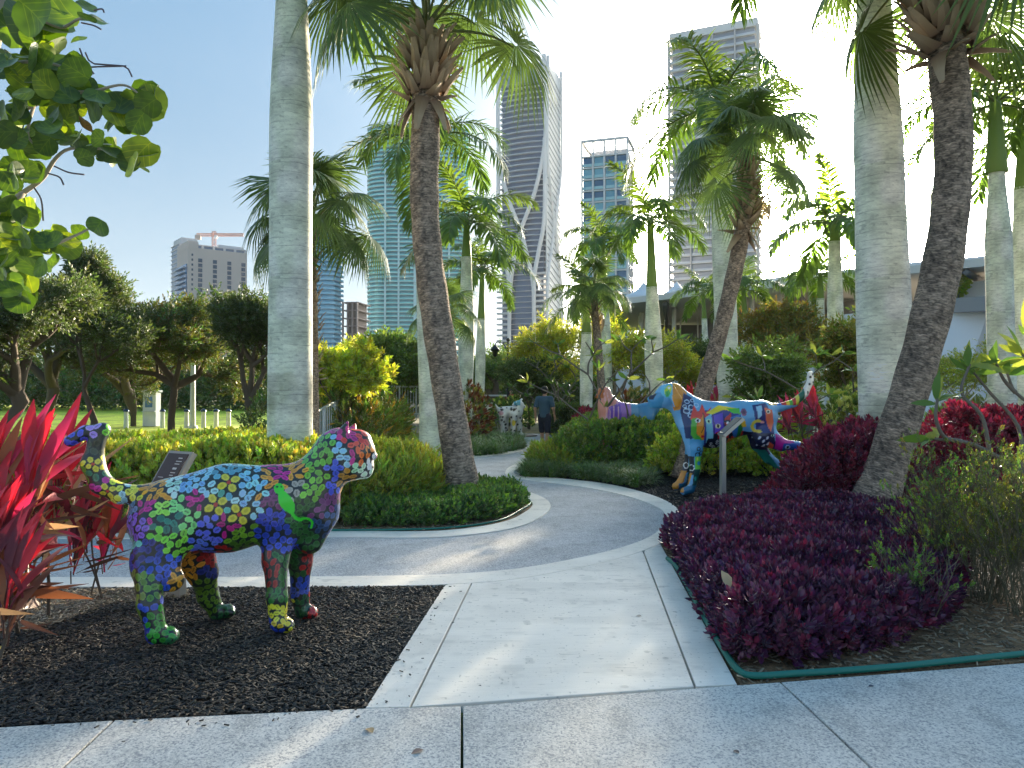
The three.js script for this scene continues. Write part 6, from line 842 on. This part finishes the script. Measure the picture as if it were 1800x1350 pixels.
// ---------- sea grape branches at the upper left ----------
{
  const t = thing('sea_grape_tree', 'sea grape tree with big round leaves entering at the upper left', 'tree', gx(-150, 3.6)), o = t.position, q = (x, y, d) => at(x, y, d).sub(o); seed(91);
  const tr = new MB(); tr.tube(curve([V(), q(-120, 700, 3.6), q(-90, 450, 3.5), q(-60, 250, 3.4), q(-10, 60, 3.3), q(10, -80, 3.3)], 30), (u) => lerp(.07, .022, u), 9); part('trunk', tr.geo(), mWoodL, t);
  const br = (pts, r) => { const m = new MB(); m.tube(curve(pts.map((p) => q(...p)), 20), (u) => lerp(r, r * .35, u), 6); part('branch', m.geo(), mWoodL, t); };
  br([[-60, 250, 3.4], [0, 215, 3.25], [30, 198, 3.2], [65, 182, 3.2], [112, 163, 3.15], [150, 130, 3.1]], .017); br([[-85, 420, 3.45], [0, 366, 3.2], [42, 338, 3.2], [76, 312, 3.2], [95, 282, 3.2], [120, 262, 3.15], [190, 262, 3.1]], .015); br([[-20, 90, 3.3], [3, 33, 3.3], [60, 30, 3.2], [105, 48, 3.2], [140, 33, 3.1], [165, 30, 3.1]], .012); br([[0, 366, 3.2], [-20, 420, 3.2], [60, 440, 3.1], [130, 415, 3.1], [165, 398, 3.1]], .011); br([[112, 163, 3.15], [165, 160, 3.0], [220, 150, 3.0], [255, 175, 3.0]], .009); br([[60, 182, 3.2], [50, 240, 3.1], [70, 265, 3.1]], .008); br([[42, 338, 3.2], [30, 380, 3.1], [40, 400, 3.1]], .008); br([[-60, 250, 3.4], [10, 120, 3.1], [80, 110, 3.0], [120, 120, 3.0]], .012);
  for (const tw of [[[148, 120], [160, 118], [222, 116]], [[150, 92], [160, 110], [222, 118], [232, 135]], [[165, 18], [180, 16], [183, 22]], [[95, 292], [120, 303], [148, 307]], [[85, 305], [105, 312], [112, 325]], [[60, 330], [72, 350], [76, 388]], [[140, 85], [148, 105], [165, 130]], [[143, 40], [165, 45], [178, 52]]]) { const m = new MB(); m.tube(curve(tw.map(([x, y]) => q(x, y, 3.12)), 8), .0035, 5); part('twig', m.geo(), std({ color: lin(.16, .12, .14), roughness: .9 }), t); }
  const lg = [0, 1, 2, 3].map((v) => { const mb = new MB(), n = 16, rings = 3, rows = []; mb.col = WHITE; const c = mb.v(0, 0, 0, .5, .5); for (let r = 1; r <= rings; r++) { const row = []; for (let i = 0; i < n; i++) { const a = i / n * 6.283, rr = r / rings * (1 - .16 * Math.exp(-((((a + .0) % 6.283) - 4.712) ** 2) * 9) + .03 * Math.sin(a * 5 + v * 2)), x = Math.cos(a) * rr, y = Math.sin(a) * rr * .92; row.push(mb.v(x, y, .22 * rr * rr * (v % 2 ? 1 : .6) - .1 * Math.abs(x) * (v > 1 ? 2 : 0) + .05 * Math.sin(a * 3 + v) * rr, .5 + x * .5, .5 + y * .5)); } rows.push(row); } for (let i = 0; i < n; i++) { const k = (i + 1) % n; mb.t(c, rows[0][i], rows[0][k]); for (let r = 0; r + 1 < rings; r++) mb.q(rows[r][i], rows[r + 1][i], rows[r + 1][k], rows[r][k]); } return mb.geo(); });
  const lt = dataTex(256, 256, (x, y) => { const dx = x / 255 - .5, dy = y / 255 - .5, a = Math.atan2(dy + .5, dx), vein = Math.min(Math.abs(dx) * 60, ...[.35, .7, 1.05].map((k) => Math.abs(Math.abs(dx) - (dy + .5 - k * .62) * .9) * 55)), n = tileNoise(x / 30, y / 30, 9, 3); const v = sm(1.1, .3, vein); return [165 + 60 * v + (n - .5) * 40, 190 + 40 * v + (n - .5) * 40, 120 + 30 * v]; });
  const LMs = [leafMat(lin(.2, .3, .03), .42, .5, { map: lt }), leafMat(lin(.28, .38, .035), .5, .5, { map: lt }), leafMat(lin(.14, .21, .03), .35, .5, { map: lt }), leafMat(lin(.6, .62, .05), .55, .4, { map: lt }), leafMat(lin(.55, .2, .03), .5, .4, { map: lt })];
  const blobs = [[45, 35, 40, 30, 5, 48], [95, 22, 24, 26, 3, 46], [143, 14, 14, 14, 1, 24], [150, 34, 28, 8, 2, 20], [142, 70, 10, 10, 1, 18], [25, 110, 30, 24, 7, 30], [75, 95, 34, 24, 6, 30], [120, 120, 30, 20, 6, 30], [85, 140, 30, 24, 6, 28], [45, 160, 30, 20, 5, 26], [140, 165, 26, 22, 5, 30], [175, 180, 24, 20, 5, 30], [215, 195, 30, 22, 7, 32], [250, 178, 20, 20, 5, 34], [235, 212, 18, 12, 3, 28], [30, 195, 34, 20, 6, 26], [110, 195, 30, 18, 5, 26], [90, 230, 26, 20, 6, 26], [25, 240, 28, 22, 7, 28], [65, 255, 22, 18, 4, 26], [125, 240, 22, 16, 4, 24], [150, 262, 18, 14, 3, 24], [178, 245, 14, 12, 2, 24], [195, 275, 26, 14, 4, 28], [225, 280, 16, 14, 3, 28], [255, 270, 14, 20, 2, 34], [25, 310, 24, 18, 5, 26], [55, 300, 14, 16, 3, 24], [20, 350, 20, 12, 3, 24], [45, 375, 22, 16, 5, 28], [10, 385, 18, 18, 3, 28], [30, 420, 30, 18, 6, 28], [80, 425, 24, 16, 5, 26], [115, 425, 14, 16, 3, 26], [10, 460, 20, 20, 5, 28], [45, 455, 24, 16, 5, 28], [75, 465, 20, 10, 3, 24], [25, 500, 26, 18, 6, 30], [40, 520, 16, 12, 3, 28], [175, 400, 8, 6, 1, 22], [140, 412, 12, 8, 1, 20], [150, 222, 6, 6, 1, 17, 4]];
  for (const [cx, cy, rx, ry, n, r, col] of blobs) for (let i = 0; i < (n > 1 ? n * 1.5 : 1); i++) { const D = R(2.85, 3.5), px = cx + gauss() * rx * .75, py = cy + gauss() * ry * .75, l = part('leaf', pick(lg), col !== undefined ? LMs[col] : pick([LMs[0], LMs[0], LMs[1], LMs[2], LMs[2], LMs[3]]), t); l.position.copy(q(px, py, D)); l.quaternion.copy(qE(R(-.9, .9), R(-.9, .9), R(0, 6.28))); if (rnd() < .3) l.quaternion.multiply(qE(1.1, 0, 0)); l.scale.setScalar(r * D / F * R(.7, .98)); }
}
// ---------- frangipani: thick forked branches with leaf tufts ----------
const plG = [0, 1, 2].map((v) => { const mb = new MB(); leafInto(mb, { L: .26, W: .085, bend: .1 + v * .2, fold: .15, n: 4, base: .5 }); return mb.geo(); }), plM = [leafMat(lin(.16, .3, .03), .5, .4), leafMat(lin(.1, .22, .03), .45, .4), leafMat(lin(.36, .42, .05), .5, .4)];
const mStem = std({ color: lin(.17, .15, .13), roughness: .85 });
function frangipani({ base, forks, label, s, size = 1, tuft = 6, bare = .2, r0 = .03 }) {
  seed(s * 71); const t = thing('frangipani_tree', label, 'small tree', base); const mb = new MB();
  for (const f of forks) { const p = f.map((v) => v.clone().sub(base)); mb.tube(curve(p, 12), (u) => lerp(r0, r0 * .55, u) * (f.w || 1), 6); const e = p[p.length - 1], d = e.clone().sub(p[p.length - 2]).normalize(); if (rnd() < bare) continue; for (let i = 0; i < tuft; i++) { const el = R(-.25, 1.0), az = i * 2.4 + R(-.3, .3), dir = d.clone().multiplyScalar(Math.sin(el) + .3).add(V(Math.cos(az) * Math.cos(el), R(-.2, .3), Math.sin(az) * Math.cos(el))).normalize(), l = part('leaf', pick(plG), pick(plM), t); l.position.copy(e).addScaledVector(d, R(-.06, .01)); l.quaternion.copy(qTo(dir, R(0, 6.28))); l.scale.setScalar(size * R(.7, 1.15)); } }
  part('trunk', mb.geo(), mStem, t); return t;
}
const A7 = (...p) => p.map(([x, y, d]) => at(x, y, d));
frangipani({ base: gx(1900, 7.2), s: 1, r0: .022, label: 'frangipani with bare forked branches reaching in from the right', tuft: 6, bare: 0, forks: [A7([1900, 984, 7.2], [1880, 900, 7.1], [1800, 833, 7]), A7([1800, 833, 7], [1740, 795, 6.9], [1692, 776, 6.8], [1640, 772, 6.8]), A7([1690, 776, 6.8], [1660, 768, 6.75], [1645, 735, 6.7], [1648, 700, 6.7]), A7([1740, 795, 6.9], [1725, 730, 6.9], [1690, 690, 6.9], [1705, 640, 6.9]), A7([1800, 833, 7], [1790, 750, 7.1], [1740, 690, 7.1], [1712, 655, 7]), A7([1880, 900, 7.1], [1850, 740, 7.1], [1785, 690, 7.1], [1770, 655, 7.1]), A7([1850, 740, 7.1], [1830, 680, 7.1], [1795, 620, 7]), A7([1785, 690, 7.1], [1765, 668, 7.1], [1752, 640, 7]), A7([1850, 740, 7.1], [1845, 640, 7.2], [1812, 585, 7.2])] });
function autoForks(base, px, py, d, spread, top, n, s) { seed(s); const out = []; const go = (x, y, dd, vx, vy, lv) => { const L = (py - top) * [0, .16, .22, .3, .34][lv], x2 = x + vx * L, y2 = y - vy * L, d2 = dd + R(-.5, .5); const f = A7([x, y, dd], [lerp(x, x2, .5) + R(-4, 4), lerp(y, y2, .5) + R(-3, 3), (dd + d2) / 2], [x2, y2, d2]); f.w = [0, .5, .65, .85, 1][lv]; out.push(f); if (lv > 1) for (let i = 0; i < n; i++) { const a = R(.35, .85) * (i % 2 ? 1 : -1); go(x2, y2, d2, vx * .6 + a * spread, vy * R(.75, 1), lv - 1); } }; go(px, py, d, R(-.1, .1), 1, 4); go(px + 4, py, d, -.55 * spread, .9, 3); go(px - 3, py, d, .6 * spread, .9, 3); return out; }
frangipani({ base: gx(1068, 16.5), s: 2, r0: .035, size: 1, tuft: 5, bare: .45, label: 'bare branched frangipani rising over the pink dog statue', forks: autoForks(null, 1068, 812, 16.5, .82, 540, 2, 12) });
frangipani({ base: gx(1450, 14.5), s: 3, r0: .03, size: 1, tuft: 6, bare: .3, label: 'forked frangipani behind the dog tail', forks: autoForks(null, 1452, 830, 14.5, 1.2, 590, 2, 31) });
frangipani({ base: gx(985, 30), s: 4, r0: .05, size: 1.3, tuft: 5, bare: .5, label: 'pale branched frangipani right of the walking man', forks: autoForks(null, 985, 758, 30, 1, 610, 2, 55) });
// ---------- wiry twig shrubs at the right ----------
function twigShrub({ base, label, s, n = 34, h = .95, spread = .5, lean = V(), tint, leafN = 700 }) {
  seed(s * 53); const t = thing('twiggy_shrub', label, 'shrub', base), mb = new MB(), L = [];
  for (let i = 0; i < n; i++) { let p = V(gauss() * .12, 0, gauss() * .12), d = V(gauss() * spread, 1, gauss() * spread).add(lean).normalize(); const pts = [p], H = h * R(.6, 1.15); for (let k = 0; k < 6; k++) { d.add(V(R(-.16, .16), R(-.03, .1), R(-.16, .16))).normalize(); p = p.clone().addScaledVector(d, H / 6); pts.push(p); } mb.tube(pts, (u) => lerp(.0045, .0014, u), 4, false);
    for (let k = 2; k < 7; k++) for (let b = 0; b < 2; b++) { let q = pts[k].clone(), e = d.clone().add(V(R(-1, 1), R(-.1, .8), R(-1, 1))).normalize(); const bp = [q]; for (let j = 0; j < 3; j++) { e.add(V(R(-.2, .2), .05, R(-.2, .2))).normalize(); q = q.clone().addScaledVector(e, R(.04, .09)); bp.push(q); } mb.tube(bp, (u) => lerp(.0026, .001, u), 3, false); L.push([q, e]); } }
  part('stem', mb.geo(), std({ color: lin(.15, .14, .09), roughness: .9 }), t).userData.kind = 'stuff';
  const list = []; for (let i = 0; i < leafN; i++) { const [q, e] = pick(L); list.push([M4(q.clone().add(V(R(-.03, .03), R(-.05, .02), R(-.03, .03))), qTo(e.clone().add(V(R(-.5, .5), R(0, .5), R(-.5, .5))), R(0, 6)), R(.35, .75)), tint ? tint() : lin(R(.4, 1), R(.5, 1), .8)]); } inst('foliage', SP.cover, LM.hedge, list, t); return t;
}
twigShrub({ base: gx(1660, 6.1), s: 1, n: 40, h: .95, spread: .42, lean: V(-.3, 0, 0), leafN: 380, label: 'wiry twig shrub with pale leaf tips leaning over the purple plants' });
twigShrub({ base: gx(1740, 5.8), s: 2, n: 52, h: 1.05, spread: .4, leafN: 900, tint: () => lin(R(.25, .5), R(.3, .5), .5), label: 'wiry olive twig shrub right of the pale tipped one' });
twigShrub({ base: gx(1810, 5.4), s: 3, n: 52, h: 1.0, spread: .4, leafN: 1000, tint: () => lin(R(.3, .6), R(.35, .55), .5), label: 'dense olive twig shrub at the right picture edge' });
twigShrub({ base: gx(1700, 6.6), s: 4, n: 34, h: .9, spread: .5, leafN: 300, label: 'thin grey twig shrub at the foot of the crimson bush' });
twigShrub({ base: gx(1615, 5.25), s: 5, n: 14, h: .42, spread: .6, leafN: 130, tint: () => lin(R(.3, .5), R(.5, .7), .5), label: 'small sprouting twig plant before the purple plants' });
// ---------- fallen leaves ----------
{ const lf = new MB(); leafInto(lf, { L: .075, W: .045, bend: .25, fold: .3, n: 4, base: .5 }); const g = lf.geo(), mk = (c) => std({ color: c, roughness: .9, side: THREE.DoubleSide });
  const put = (p, r, c, label, s = 1) => { const o = solo('fallen_leaf', g, mk(c), label, 'leaf', p); o.rotation.set(-1.4, r, 0, 'YXZ'); o.scale.setScalar(s); return o; };
  { const o = put(at(1284, 1034, 4.95), .4, lin(.6, .42, .24), 'large tan dry leaf caught on the purple plants', 1.6); o.rotation.set(-.2, .3, .3); }
  put(G(655, 1288, .004), .6, lin(.55, .36, .18), 'tan fallen leaf on the front pavement left of the joint', .9); put(G(745, 1318, .004), 2.1, lin(.3, .2, .16), 'brown shrivelled leaf on the front pavement by the joint', .8); put(G(4, 1142, .02), 1, lin(.6, .5, .1), 'yellow leaf on the mulch at the left edge', 1.2); put(G(1299, 1324, .004), .4, lin(.12, .1, .1), 'small dark leaf on the front pavement lower right', .5); put(G(1536, 1205, .004), 1.8, lin(.08, .09, .13), 'small dark scrap on the pavement before the purple bed', .45); put(G(1128, 1083, .004), 1.2, lin(.4, .32, .26), 'pale curled leaf on the smooth concrete walk', .55); put(G(957, 1016, .004), .3, lin(.3, .25, .22), 'tiny leaf on the concrete walk near the curve', .4); put(G(846, 1206, .004), .9, lin(.06, .06, .07), 'dark speck of leaf on the concrete walk', .3); }
renderer.render(scene, camera);
